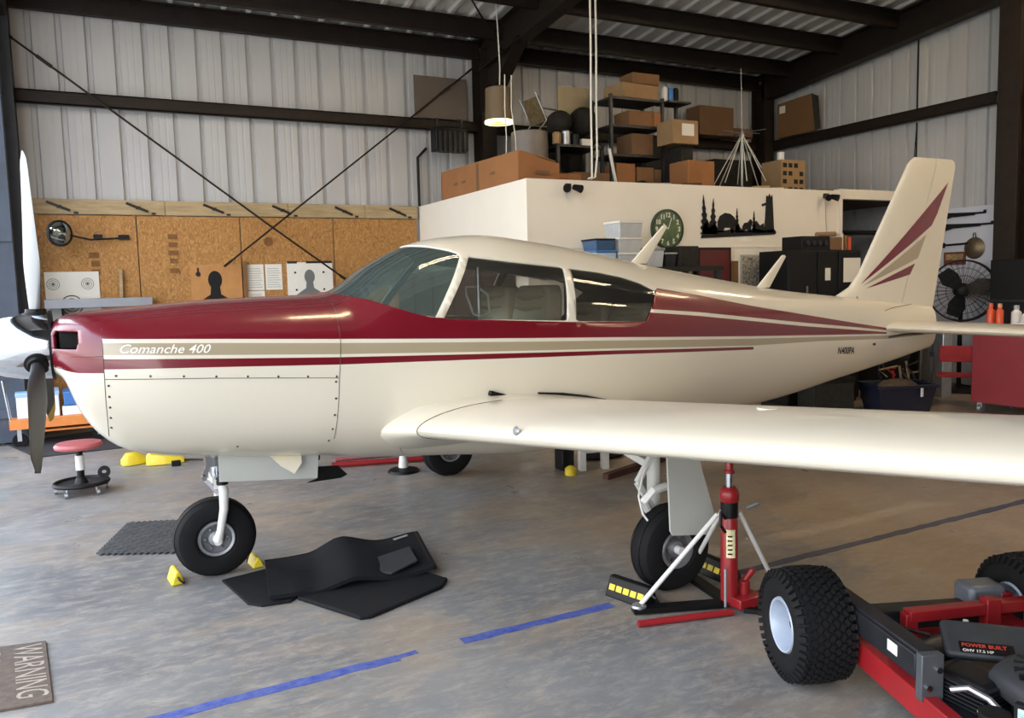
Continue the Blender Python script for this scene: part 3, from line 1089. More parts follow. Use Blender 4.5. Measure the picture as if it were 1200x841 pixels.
# wings
M_wingw = M_cream
def wing(side):
    def sec(s, x0=0.0, x1=1.0, n=20):
        c = 2.05 - .20 * s
        th = .10
        xr, zr = 1.462 + .172 * s, .825 + .0955 * s
        inc = .060
        if s > 4.6:
            f = (s - 4.6) / .3
            k = math.sqrt(max(.03, 1 - f * f))
            xr += c * (1 - k) * .35
            c *= k
        ci, si = math.cos(inc), math.sin(inc)
        return [(xr + c * (u * ci + v * si), YC - side * (.6 + s), zr + c * (v * ci - u * si)) for u, v in foil_pts(n, th, .03, x0, x1)]
    ss = [-.12, 0, .3, .8, 1.4, 2.1, 2.8, 3.5, 4.1, 4.6, 4.72, 4.8, 4.86, 4.89]
    w = obj('wing', G().loft([sec(s, 0, .785) for s in ss]), M_wingw, air, world=True, smooth=45)
    obj('flap', G().loft([sec(s, .792, 1, 8) for s in (.02, 1, 2, 2.39)]), M_wingw, w, world=True, smooth=45)
    obj('aileron', G().loft([sec(s, .792, 1, 8) for s in (2.41, 3.2, 4.0, 4.58)]), M_wingw, w, world=True, smooth=45)
    obj('wing_tip', G().loft([sec(s, .786, 1, 8) for s in (4.6, 4.72, 4.8, 4.86)]), M_wingw, w, world=True, smooth=45)
    # leading-edge root fillet: fuller sections that die out along the wing and into the skin
    rg = []
    for s, k, grow in ((-.14, .86, .085), (-.05, .80, .060), (.03, .72, .035), (.10, .62, .014), (.16, .52, .003)):
        c = 2.05 - .2 * s
        ring = []
        for u, v in foil_pts(20, .10, .03, 0, k):
            f = max(0, 1 - u / k) ** .6
            x = 1.462 + .172 * s + c * (u * .998 + v * .06) - grow * 1.3 * max(0, 1 - u * 4)
            z = .825 + .0955 * s + c * (v * .998 - u * .06) + math.copysign(grow * f * .75, v - .03 * u) * min(1, u * 14 + .05)
            ring.append((x, YC - side * (.6 + s), z))
        rg.append(ring)
    fl = obj('root_fillet', G().loft(rg), M_wingw, w, world=True, smooth=60)
    g = G().tube([(p[0] - .002, p[1], p[2]) for p in sec(.17, 0, .25)], .0018, 5)
    obj('panel_seam', g, M_seam, w, world=True)
    def top(s, u, dz=0.0, low=False):
        P = sec(s, 0, 1, 40)
        c = [(p[0], p[2]) for p in (P[40:] if low else P[:41])]
        x = P[40][0] + (2.05 - .2 * s) * u
        z = min(c, key=lambda q: abs(q[0] - x))[1]
        return V((x, YC - side * (.6 + s), z + dz))
    obj('fuel_cap', G().lathe([(.001, .006), (.035, .006), (.04, 0)], top(1.9, .3)), M_cream, w, world=True)
    obj('landing_light', G().lathe([(.001, -.006), (.018, -.004), (.024, .008)], top(1.02, .003, .02), 'X', 16), M_alu, w, world=True)
    obj('tie_down_ring', G().tube([top(2.45, .42, -.035, True) + V((.022 * math.cos(a), 0, .022 * math.sin(a))) for a in [2 * PI * i / 10 for i in range(10)]], .006, 6, True), M_seam if side < 0 else M_alu, w, world=True)
    yy = lambda y: YC - side * (YC - y)
    obj('wing_gap_seal', G().tube([(2.327, yy(4.19), .954), (2.50, yy(4.195), .937), (2.67, yy(4.205), .907), (2.84, yy(4.23), .868)], [.011, .010, .008, .003], 6), M_black, w, world=True)
    obj('wing_step', G().box((2.06, yy(4.185), .968), (.13, .04, .032), (0, R(18), 0)), M_black, w, world=True, bevel=.006)
    obj('wheel_well_edge', G().tube([top(s, .10, .004, True) for s in (.28, .45, .62, .8)], .006, 5), M_black, w, world=True)
    return w
wing(1)
wing(-1)

# antennas and small fittings of the fuselage
for (x, zb, dx, dz, w0, w1) in ((3.44, 1.735, .30, .275, .15, .05), (4.655, 1.53, .275, .255, .145, .055)):
    rg = []
    for t in (0, .2, .6, .95, 1):
        w_ = w0 + (w1 - w0) * t
        if t == 1: w_ *= .6
        rg.append([(x + dx * t + w_ * (u), YC + v * w_ * 1.2, zb + dz * t) for u, v in foil_pts(8, .16)])
    obj('blade_antenna', G().loft(rg), mat('antenna_white', '#e4ddc9', .4), fus, world=True)
obj('rod_antenna', G().cyl((5.22, YC, 1.45), (5.22, YC, 1.53), .008), M_seam, fus, world=True)
obj('static_port', G().ell((5.78, YC - .205, 1.03), (.018, .01, .012), 10, 6), M_seam, fus, world=True)
obj('tail_seal', G().tube([(6.0, YC - .175, 1.075), (6.25, YC - .15, 1.085), (6.5, YC - .13, 1.08)], .01, 6), M_seam, fus, world=True)
obj('tail_fairing_edge', G().tube([skin(5.98 + .1 * i, 1.30 + (.003 * i) ** .5 * .3, 1, .002) for i in range(8)], .003, 5), M_seam, fus, world=True)

# landing gear
M_steel_hub = mat('brake_dust_metal', '#6a6c70', .5, .5, .2, 14)
def wheel_mesh(par, c, r=.222, w=.16, rim=.098, m_rim=M_alu, axis='Y'):
    """tyre and hub about a Y axis at c"""
    ty = G().lathe([(rim, -w * .36), (rim + .02, -w * .46), (r * .76, -w * .5), (r * .90, -w * .42), (r * .97, -w * .28), (r, -w * .10), (r, w * .10), (r * .97, w * .28), (r * .90, w * .42), (r * .76, w * .5), (rim + .02, w * .46), (rim, w * .36)], c, axis, 48)
    t = obj('tyre', ty, M_rubber, par, world=True, smooth=30)
    for gx in (-.03, .03):
        obj('tread_groove', G().lathe([(r - .002, gx - .004), (r + .0012, gx - .003), (r + .0012, gx + .003), (r - .002, gx + .004)], c, axis, 40), M_black, t, world=True)
    h = G().lathe([(rim + .003, -w * .40), (rim, -w * .44), (rim - .014, -w * .42), (rim - .02, -w * .28), (rim * .5, -w * .24), (rim * .42, -w * .36), (.02, -w * .38), (.001, -w * .38)], c, axis, 32)
    h.lathe([(rim + .003, w * .40), (rim, w * .44), (rim - .014, w * .42), (rim - .02, w * .28), (rim * .5, w * .24), (rim * .42, w * .36), (.02, w * .38), (.001, w * .38)], c, axis, 32)
    hb = obj('hub', h, m_rim, par, world=True)
    obj('axle_cap', G().cyl(V(c) - V((0, w * .56, 0)), V(c) + V((0, w * .56, 0)), .016, n=12), M_black, par, world=True)
    obj('hub_recess', G().lathe([(rim * .86, -w * .30), (rim * .86, -w * .305), (rim * .5, -w * .262), (rim * .5, -w * .255)], c, axis, 28).lathe([(rim * .86, w * .30), (rim * .86, w * .305), (rim * .5, w * .262), (rim * .5, w * .255)], c, axis, 28), M_steel_hub, par, world=True)
    g = G()
    for s in (-1, 1):
        for k in range(6):
            a = 2 * PI * k / 6
            p = V(c) + V((math.cos(a) * rim * .62, s * w * .22, math.sin(a) * rim * .62))
            g.cyl(p, p + V((0, s * .018, 0)), .008, n=6)
    obj('hub_bolts', g, M_chrome, par, world=True)
nw = V((.527, 4.80, .222))
M_door = mat('gear_door_paint', '#b9bcb7', .45, 0, .04, 5)
ng = empty_part('nose_gear', air)
wheel_mesh(ng, nw)
g = G().tube([(.565, 4.70, .55), (.575, 4.69, .50), (.570, 4.685, .40), (.545, 4.685, .28), (.527, 4.69, .222)], [.028, .027, .024, .021, .028], 12)
g.cyl((.527, 4.67, .222), (.527, 4.93, .222), .022, n=12)
g.tube([(.565, 4.90, .55), (.575, 4.91, .50), (.570, 4.915, .40), (.545, 4.915, .28), (.527, 4.91, .222)], [.028, .027, .024, .021, .028], 12)
g.bar((.56, 4.68, .545), (.56, 4.92, .545), .07, .05)
obj('fork', g, M_gwhite, ng, world=True, smooth=45)
obj('fork_cap', G().lathe([(.001, 0), (.034, 0), (.036, .02), (.03, .04), (.001, .04)], (.568, 4.695, .54), n=14), M_black, ng, world=True)
obj('oleo_strut', G().cyl((.56, 4.80, .52), (.56, 4.80, .80), .032, n=14), M_chrome, ng, world=True)
g = G().bar((.515, 4.72, .675), (.478, 4.72, .585), .02, .025).bar((.478, 4.72, .585), (.545, 4.71, .49), .03, .022)
g.cyl((.478, 4.69, .585), (.478, 4.75, .585), .014)
g.box((.525, 4.72, .67), (.07, .06, .05))
obj('scissor_link', g, M_chrome, ng, world=True)
g = G().prism([(.545, 4.585, .72), (1.09, 4.585, .665), (1.08, 4.60, .525), (.545, 4.60, .575)], (0, .012, 0))
obj('gear_door', g, M_door, ng, world=True)
g = G().prism([(.545, 5.0, .72), (1.09, 5.0, .665), (1.08, 5.0, .525), (.545, 5.0, .575)], (0, .012, 0))
obj('gear_door', g, M_door, ng, world=True)
obj('exhaust_flap', G().prism([(.80, 4.555, .705), (.985, 4.56, .69), (.98, 4.53, .64), (.93, 4.50, .590), (.86, 4.51, .640)], (0, .012, .006)), mat('flap_cream', '#efe8d4', .4), ng, world=True)
obj('cooling_flap', G().prism([(1.10, 4.72, .565), (1.235, 4.72, .555), (1.29, 4.72, .495), (1.25, 4.72, .478), (1.05, 4.73, .473), (1.10, 4.72, .49)], (0, .015, 0)), M_black, ng, world=True)
obj('flap_gap', G().prism([(.855, 4.548, .655), (.90, 4.53, .62), (.905, 4.535, .64), (.88, 4.55, .665)], (0, .012, 0)), M_black, ng, world=True)
obj('exhaust_pipe', G().tube([(.98, 4.62, .70), (1.05, 4.62, .655), (1.10, 4.62, .65)], .028, 12), M_black, ng, world=True)
for s in (1, -1):
    mg = empty_part('main_gear', air)
    Y = lambda d: YC - s * d
    c = V((2.60, Y(1.50), .222))
    wheel_mesh(mg, c, .225, .165)
    g = G().cyl((2.605, Y(1.36), .40), (2.605, Y(1.36), .80), .036, n=14)
    g.tube([(2.605, Y(1.36), .42), (2.60, Y(1.37), .30), (2.60, Y(1.40), .222)], [.036, .036, .030], 12)
    g.cyl((2.60, Y(1.38), .222), (2.60, Y(1.60), .222), .022)
    obj('oleo_strut', g, M_gwhite, mg, world=True)
    g = G().bar((2.57, Y(1.40), .70), (2.47, Y(1.40), .56), .025, .03).bar((2.47, Y(1.40), .56), (2.57, Y(1.40), .40), .025, .03)
    g.tube([(2.50, Y(1.45), .42), (2.46, Y(1.47), .48), (2.50, Y(1.5), .535), (2.58, Y(1.5), .545)], .022, 8)
    obj('scissor_link', g, M_gwhite, mg, world=True)
    obj('brake_hose', G().tube([(2.56, Y(1.40), .68), (2.49, Y(1.42), .60), (2.44, Y(1.45), .50), (2.43, Y(1.5), .42), (2.46, Y(1.52), .37)], .006, 6), M_gwhite, mg, world=True)
    g = G().prism([(2.46, Y(1.665), .76), (2.645, Y(1.665), .755), (2.765, Y(1.655), .42), (2.755, Y(1.65), .30), (2.505, Y(1.65), .335), (2.49, Y(1.65), .36)], (0, .012, 0))
    obj('gear_door', g, M_door, mg, world=True)
    obj('retract_link', G().bar((2.60, Y(1.36), .62), (2.60, Y(.8), .72), .03, .04), M_gwhite, mg, world=True)
# ---------------------------------------------------------------- things on the floor
M_yellow = mat('yellow_plastic', '#d8c02c', .45, 0, .1, 10)
M_mat = mat('black_mat_cloth', '#101115', .85, 0, .3, 14, .25)
M_blue = mat('worn_blue_tape', '#2f4296', .6, 0, 0, 26, col2='#5c69a0')
M_grey_tape = mat('worn_grey_tape', '#4a4d5c', .7, 0, .15, 14)
M_orange = mat('orange_enamel', '#d98542', .45, 0, .1, 8)
M_steel_d = mat('dark_steel', '#2b2c30', .45, .4, .2, 10)
M_tape_lab = mat('silver_tape', '#c8c9cc', .3, .6)

def strip(pts0, w, name, label, m, cat='tape', group=None, jag=.006):
    """a strip of tape with slightly ragged edges lying on the floor"""
    p, q = V(pts0[0]), V(pts0[1])
    n = max(4, int((q - p).length / .06))
    d = (q - p).normalized()
    a = V((-d.y, d.x))
    g = G()
    L, Rr = [], []
    for i in range(n + 1):
        c = p.lerp(q, i / n)
        L.append(c + a * (w / 2 + random.uniform(-jag, jag)))
        Rr.append(c - a * (w / 2 + random.uniform(-jag, jag)))
    for i in range(n):
        g.add([(*L[i], .0022), (*L[i + 1], .0022), (*Rr[i + 1], .0022), (*Rr[i], .0022), (*L[i], 0), (*L[i + 1], 0), (*Rr[i + 1], 0), (*Rr[i], 0)],
              [(0, 3, 2, 1), (0, 1, 5, 4), (2, 3, 7, 6)])
    return tag(obj(name, g, m, smooth=0), label, cat, group)
strip(((-.6, 3.235), (1.08, 3.26)), .060, 'floor_tape', 'long blue tape strip on the floor, nearest the bottom edge of the photo', M_blue)
strip(((1.08, 3.262), (1.17, 3.272)), .028, 'floor_tape', 'short torn sliver of blue tape at the end of the long strip', M_blue)
strip(((1.385, 3.268), (2.205, 3.262)), .058, 'floor_tape', 'blue tape strip on the floor in front of the red jack handle', M_blue)
strip(((3.0, 3.27), (7.6, 3.30)), .060, 'floor_tape', 'dark grey tape strip on the brown floor under the wing', M_grey_tape)

# wheel chocks
def wedge(name, label, mts, loc, rz, L=.16, w=.11, h=.10, marks=0, group=None):
    t = thing(name, label, 'chock', loc, rz, group)
    g = G().prism([(-L / 2, -w / 2, 0), (L / 2, -w / 2, 0), (L / 2 - .03, -w * .1, h), (-L / 2 + .03, -w * .1, h)], (0, 0, 0)) if False else G()
    g.prism([(-L / 2, -w / 2, 0), (-L / 2, w / 2, 0), (-L / 2, w * .15, h), (-L / 2, -w * .15, h)], (L, 0, 0))
    obj('block', g, mts[0], t, bevel=.008)
    for k in range(marks):
        gg = G().box((-L / 2 + L * (k + .8) / (marks + .6), -w * .335, h * .5), (L / (marks + 2.2), .006, h * .30), (math.atan2(.35 * w, h) * -1, 0, 0))
        obj('yellow_mark', gg, M_yellow, t)
    gg = G().tube([(L / 2 - .005, 0, h * .6), (L / 2 + .025, .0, h * .5), (L / 2 + .03, .02, h * .25), (L / 2, .03, h * .15)], .006, 6)
    obj('rope_loop', gg, mts[1], t)
    return t
wedge('wheel_chock', 'yellow wheel chock in front of the nose wheel', (M_yellow, M_steel_d), (.305, 4.79, 0), R(-84), .15, .075, .075)
wedge('wheel_chock', 'yellow wheel chock behind the nose wheel, half hidden by it', (M_yellow, M_steel_d), (.745, 4.83, 0), R(96), .13, .07, .06)
wedge('wheel_chock', 'black wheel chock with yellow markings in front of the near main wheel', (M_black, M_steel_d), (2.33, 3.27, 0), R(-76), .26, .12, .10, 5)
wedge('wheel_chock', 'black wheel chock with yellow markings behind the near main wheel and jack', (M_black, M_steel_d), (2.92, 3.28, 0), R(-90), .24, .12, .10, 4)

# black mats under the nose
def slab(name, poly, th, m, label, cat, bevel=.004, zf=None, grid=None, group=None):
    g = G()
    g.prism([(*p, 0.0) for p in poly], (0, 0, th))
    return tag(obj(name, g, m, bevel=bevel), label, cat, group)
slab('floor_mat', [(.53, 4.64), (.60, 4.22), (.66, 4.15), (.80, 4.13), (1.06, 4.40), (.98, 4.60), (.80, 4.70)], .014, M_mat, 'flat black rounded mat on the floor behind the nose wheel', 'mat')
slab('floor_mat', [(.84, 4.15), (1.05, 3.73), (1.10, 3.72), (1.55, 3.90), (1.62, 3.99), (1.42, 4.45), (1.05, 4.40)], .022, M_mat, 'black square mat on the floor under the folded mat', 'mat', .006)
def folded():
    """a thick mat bent up into a hump and folded back on itself"""
    nu, nv = 26, 12
    prof = [(0, .03), (.12, .028), (.22, .032), (.28, .045), (.35, .085), (.41, .118), (.455, .125), (.50, .115), (.56, .095), (.63, .075), (.70, .07), (.77, .08), (.83, .092), (.88, .10)]
    def at(u, v):
        k = u * (len(prof) - 1)
        i = min(int(k), len(prof) - 2)
        f = k - i
        x = prof[i][0] * (1 - f) + prof[i + 1][0] * f
        z = prof[i][1] * (1 - f) + prof[i + 1][1] * f
        wid = .56 - .10 * u
        z *= (1 - .62 * v ** 1.3) if u > .15 else 1
        return V((x, -v * wid - .05 * u, z + .006 * math.sin(9 * u + 4 * v)))
    g = G()
    th = .022
    vs, fs = [], []
    for lay in (0, 1):
        for i in range(nu + 1):
            for j in range(nv + 1): vs.append(at(i / nu, j / nv) + V((0, 0, th * lay)))
    N = (nu + 1) * (nv + 1)
    ix = lambda l, i, j: l * N + i * (nv + 1) + j
    for l in (0, 1):
        for i in range(nu):
            for j in range(nv): fs.append((ix(l, i, j), ix(l, i + 1, j), ix(l, i + 1, j + 1), ix(l, i, j + 1)))
    for i in range(nu):
        for j in (0, nv): fs.append((ix(0, i, j), ix(0, i + 1, j), ix(1, i + 1, j), ix(1, i, j)))
    for j in range(nv):
        for i in (0, nu): fs.append((ix(0, i, j), ix(0, i, j + 1), ix(1, i, j + 1), ix(1, i, j)))
    g.add(vs, fs)
    return g, at
t = thing('folded_mat', 'thick black mat humped and folded on top of the flat black mats', 'mat', (.78, 4.72, 0), R(-8))
g, at = folded()
obj('mat_body', g, M_mat, t, smooth=40)
b = G().tube([at(1, v / 10) + V((.006, 0, .012)) for v in range(11)], .016, 8)
obj('edge_binding', b, M_black, t)
b = G().tube([at(u / 24, 0) + V((0, .006, .012)) for u in range(25)], .013, 8)
obj('edge_binding', b, M_black, t)
obj('label_tag', G().box(tuple(at(.86, .1) + V((0, 0, .03))), (.09, .022, .004), (0, R(-6), R(14))), M_tape_lab, t)
g = G().prism([(.60, -.30, .075), (.80, -.26, .10), (.80, -.47, .085), (.64, -.52, .05), (.55, -.44, .05)], (0, 0, .012))
obj('folded_flap', g, mat('mat_underside', '#26272b', .8, 0, .15, 14), t, bevel=.004)
# chequer-plate rubber mat with a scalloped edge
g = G()
edge = []
A, B, C, D = V((-.08, 5.54)), V((.42, 5.28)), V((.62, 5.98)), V((.12, 6.18))
for p, q in ((A, B), (B, C), (C, D), (D, A)):
    n = 14
    d = (q - p).normalized()
    a = V((d.y, -d.x))
    for i in range(n):
        for f, o in ((.1, 0), (.35, .018), (.65, .018), (.9, 0)): edge.append(p.lerp(q, (i + f) / n) + a * o)
g.prism([(*p, 0) for p in edge], (0, 0, .012))
t = tag(obj('rubber_mat', g, mat('grey_rubber_tile', '#3a3b3c', .75, 0, .25, 6)), 'dark grey interlocking rubber mat with a scalloped edge beside the nose wheel', 'mat')
g = G()
for i in range(13):
    for j in range(13):
        c = A + (B - A) * ((i + .5) / 13) + (D - A) * ((j + .5) / 13)
        s = 1 if (i + j) % 2 else -1
        g.box((c.x, c.y, .0125), (.034, .010, .003), (0, 0, R(45 * s - 20)))
obj('raised_pattern', g, MATS['grey_rubber_tile'], t, kind='stuff')
# worn doormat with lettering
q = [V((-.86, 4.355)), V((-.305, 4.25)), V((-.25, 3.59)), V((-.80, 3.66))]
g = G().prism([(*p, 0) for p in q], (0, 0, .012))
t = tag(obj('doormat', g, mat('brown_doormat', '#5d5148', .9, 0, .22, 30, .3), bevel=.003), 'worn brown doormat with faded WARNING lettering in the lower left corner', 'mat')
tg = text_g('WARNING', 1, 0, .0)
w = max(p[0] for p in tg.v)
h = max(p[1] for p in tg.v)
M_faded = mat('faded_mat_lettering', '#a2978a', .9, 0, .15, 30)
g = G().add([(*(V((-.435, 4.245)) + V((.055, -.575)) * (p[0] / w) + V((.115, -.022)) * (p[1] / h)), .0132) for p in tg.v], tg.f)
obj('lettering', g, M_faded, t, smooth=0)
g = G()
for k in range(7):
    c = V((-.50 + .006 * k, 4.20 - .083 * k))
    g.box((c.x, c.y, .0128), (.05, .035, .001), (0, 0, R(-80)))
obj('faded_print', g, M_faded, t)
slab('floor_mat', [(-.98, 10.35), (-.62, 9.25), (.30, 9.30), (.75, 10.1), (.3, 10.75)], .012, mat('charcoal_mat', '#2b2a2d', .9, 0, .2, 20), 'large charcoal mat on the floor in front of the orange cart', 'mat')
# yellow chocks lying far under the nose and the small dark block
t = thing('cone_wedge', 'yellow rubber wedge lying on the floor under the nose, left one', 'wedge', (.23, 8.35, 0), R(15))
obj('body', G().loft([[(x, y * w_, .005 + z * h_) for y, z in ((-1, 0), (1, 0), (.8, .8), (.3, 1), (-.3, 1), (-.8, .8))] for x, w_, h_ in ((-.10, .05, .06), (-.06, .07, .11), (.03, .07, .11), (.10, .05, .07))]), M_yellow, t, smooth=50)
t = thing('cone_wedge', 'longer yellow rubber wedge lying beside it with a dark tail', 'wedge', (.47, 8.22, 0), R(-10))
obj('body', G().loft([[(x, y * w_, .005 + z * h_) for y, z in ((-1, 0), (1, 0), (.8, .8), (.3, 1), (-.3, 1), (-.8, .8))] for x, w_, h_ in ((-.13, .06, .09), (-.09, .08, .125), (.06, .07, .09), (.20, .04, .04))]), M_yellow, t, smooth=50)
obj('tail', G().tube([(.20, 0, .02), (.30, .01, .015), (.36, -.02, .012)], .010, 6), M_steel_d, t)
tag(obj('rubber_block', G().box((.58, 8.04, .025), (.08, .05, .05)), M_black, bevel=.006), 'small black block on the floor under the yellow wedges', 'block')

# mechanic's stool
t = thing('shop_stool', 'low rolling stool with a round red seat and black tray base', 'stool', (-.19, 7.40, 0))
obj('seat', G().lathe([(.001, .365), (.15, .365), (.178, .378), (.182, .395), (.168, .415), (.10, .425), (.001, .427)], n=32), mat('red_vinyl', '#a8595a', .45, 0, .08, 8), t)
obj('post', G().cyl((0, 0, .09), (0, 0, .24), .028), M_black, t)
obj('post_sleeve', G().cyl((0, 0, .19), (0, 0, .31), .034), M_gwhite, t)
obj('upper_post', G().cyl((0, 0, .30), (0, 0, .368), .024), M_black, t)
obj('base_ring', G().tube([(.20 * math.cos(a), .20 * math.sin(a), .085) for a in [2 * PI * i / 28 for i in range(28)]], .016, 8, True), M_black, t)
obj('base_tray', G().lathe([(.001, .07), (.19, .07), (.20, .085), (.19, .082), (.001, .08)], n=28), M_steel_d, t)
obj('hub_foot', G().cyl((0, 0, .07), (0, 0, .13), .055, .035), M_black, t)
for k in range(5):
    a = R(20 + 72 * k)
    g = G().cyl((.18 * math.cos(a), .18 * math.sin(a), .035), (.18 * math.cos(a), .18 * math.sin(a), .08), .01)
    x, y = .195 * math.cos(a), .195 * math.sin(a)
    g.cyl((x - .012, y, .024), (x + .012, y, .024), .024, n=14)
    obj('caster', g, M_alu, t)
tag(obj('tape_roll', G().lathe([(.018, -.02), (.048, -.02), (.048, .02), (.018, .02)], (-.02, 7.47, .138), 'Y', 20), M_steel_d), 'dark roll lying on the stool tray', 'roll')

# orange cart with boxes
t = thing('platform_cart', 'orange platform cart by the left column', 'cart', (-.42, 10.22, 0))
obj('deck', G().box((0, 0, .285), (.92, .52, .035)), M_orange, t, bevel=.005)
g = G()
for s in (-1, 1): g.bx((-.46, s * .26 - .015, .20), (.46, s * .26 + .015, .30))
for s in (-1, 1): g.bx((s * .45 - .015, -.26, .20), (s * .45 + .015, .26, .30))
obj('frame', g, M_orange, t)
obj('lower_shelf', G().box((.1, 0, .16), (.7, .48, .02)), M_orange, t)
obj('handle', G().tube([(-.45, -.2, .25), (-.50, -.2, .72), (-.50, .2, .72), (-.45, .2, .25)], .014, 8), M_chrome, t)
for sx in (-1, 1):
    for sy in (-1, 1):
        g = G().lathe([(.02, -.022), (.07, -.025), (.075, -.012), (.075, .012), (.07, .025), (.02, .022)], (sx * .38, sy * .22, .076), 'Y', 18)
        obj('wheel', g, M_rubber, t)
        obj('wheel_fork', G().bx((sx * .38 - .02, sy * .22 - .035, .07), (sx * .38 + .02, sy * .22 - .028, .21)), M_alu, t)
M_bluebox = mat('blue_carton', '#3f75b8', .5, 0, .1, 6)
M_wbox = mat('white_carton', '#dfe3ea', .6, 0, .06, 6)
def crate(name, label, c, d, m, rz=0, lid=None, cat='box', group=None, tape=False):
    t = thing(name, label, cat, (c[0], c[1], c[2]), rz, group)
    x, y, z = d
    obj('box_body', G().bx((-x / 2, -y / 2, 0), (x / 2, y / 2, z)), m, t, bevel=min(.006, z * .05), seg=1)
    if lid: obj('lid', G().bx((-x / 2 - .006, -y / 2 - .006, z * .86), (x / 2 + .006, y / 2 + .006, z + .006)), lid, t, bevel=.004, seg=1)
    if tape: obj('packing_tape', G().bx((-.03, -y / 2 - .002, z * .6), (.03, y / 2 + .002, z + .002)), M_packtape, t)
    return t
M_packtape = mat('packing_tape', '#b79a6b', .35)
crate('carton', 'white carton on the orange cart, left of the blue one', (-.62, 10.22, .303), (.40, .40, .27), M_wbox, .05, mat('pale_blue_label', '#9dbfe0', .5))
crate('carton', 'blue carton on the orange cart behind the propeller blade', (-.16, 10.20, .303), (.44, .38, .10), M_wbox, -.03)
crate('carton', 'blue lidded carton on the white carton of the cart', (-.16, 10.20, .412), (.42, .36, .14), M_bluebox, .03, M_bluebox)
0 and tag(obj('spray_can', G().lathe([(.001, 0), (.045, 0), (.045, .2), (.03, .23), (.015, .24), (.001, .24)], (-.10, 9.72, .012)), M_yellow), 'yellow can standing on the charcoal mat by the cart', 'can')
tag(obj('red_cloth', G().ell((.38, 10.0, .05), (.22, .16, .06), 14, 8), mat('dark_red_cloth', '#55202a', .9, 0, .2, 9)), 'dark red bundle on the floor right of the orange cart', 'bundle')
# jacks
t = thing('wing_jack', 'red hydraulic wing jack with white tripod legs under the near wing', 'jack', (2.69, 2.95, 0), 0)
g = G().lathe([(.001, .035), (.042, .035), (.042, .44), (.036, .455), (.001, .455)], n=20)
obj('cylinder', g, M_red, t)
obj('label_plate', G().add([(.0428 * math.sin(a), -.0428 * math.cos(a), z) for z in (.26, .40) for a in [R(-62 + 10 * i) for i in range(7)]], [(i, i + 1, 8 + i, 7 + i) for i in range(6)]), mat('label_cream', '#ddd3a8', .5, 0, .3, 60), t, smooth=60)
g = G()
for k in range(5): g.add([(.0436 * math.sin(a), -.0436 * math.cos(a), .275 + .022 * k + z) for z in (0, .008) for a in [R(-52 + 10 * i) for i in range(4)]], [(i, i + 1, 5 + i, 4 + i) for i in range(3)])
obj('label_print', g, M_black, t)
obj('collar', G().cyl((0, 0, .455), (0, 0, .53), .042), M_black, t)
obj('lock_nut', G().lathe([(.001, .525), (.036, .525), (.047, .54), (.049, .57), (.042, .592), (.03, .605), (.001, .605)], n=20), M_red, t)
obj('ram', G().cyl((0, 0, .60), (0, 0, .69), .019), M_chrome, t)
obj('ram_head', G().lathe([(.001, .672), (.026, .672), (.026, .685), (.020, .69), (.020, .735), (.014, .745), (.001, .745)], n=16), M_red, t)
for a, L in ((R(160), .46), (R(-2), .31), (R(80), .40)):
    c, s = math.cos(a), math.sin(a)
    lg = obj('leg', G().tube([(c * .06, s * .06, .47), (c * L, s * L, .035)], .0115, 10), M_gwhite, t)
    obj('base_arm', G().bar((c * .03, s * .03, .02), (c * (L + .03), s * (L + .03), .02), .06, .025), M_black, t)
    obj('foot', G().ell((c * L, s * L, .036), (.04, .035, .018), 12, 6), M_alu, t)
g = G().cyl((.07, -.03, .03), (.07, -.03, .13), .028, n=14)
g.cyl((.07, -.03, .13), (.10, -.06, .19), .016)
g.box((.06, -.03, .04), (.16, .14, .05))
obj('pump', g, M_red, t, bevel=.006)
obj('pump_handle_socket', G().tube([(.06, -.05, .50), (.12, -.07, .52)], .012), M_alu, t)
obj('hose', G().tube([(-.05, -.03, .46), (-.09, -.04, .50), (-.10, -.05, .44), (-.07, -.05, .40)], .008, 6), M_black, t)
obj('release_rod', G().cyl((-.07, -.05, .03), (-.07, -.05, .22), .007), M_alu, t)
tag(obj('steel_tube', G().cyl((2.16, 2.98, .017), (2.63, 2.86, .017), .016, n=12), M_red), 'red steel tube lying on the floor in front of the wing jack', 'tube')
tag(obj('jack_bar', G().bar((2.70, 2.86, .012), (3.0, 2.55, .012), .03, .022), M_black), 'black bar on the floor between the wing jack and the mower wheel', 'bar')
t = thing('far_jack', 'dark jack with a silver ram under the belly beside the far main wheel', 'jack', (2.31, 6.62, 0))
obj('base', G().lathe([(.001, 0), (.14, 0), (.13, .02), (.05, .04), (.001, .04)], n=18), M_black, t)
obj('ram', G().lathe([(.001, .04), (.045, .04), (.03, .16), (.02, .2), (.02, .42), (.001, .42)], n=14), M_gwhite, t)
tag(obj('pole', G().cyl((1.80, 7.1, .03), (2.75, 6.85, .03), .025, n=10), M_red), 'dark red pole on the floor seen under the belly', 'pole')
tag(obj('pole', G().cyl((1.90, 7.35, .02), (2.60, 7.25, .02), .018, n=10), mat('faded_red', '#a3565a', .5)), 'faded red pole on the floor behind the dark red one', 'pole')
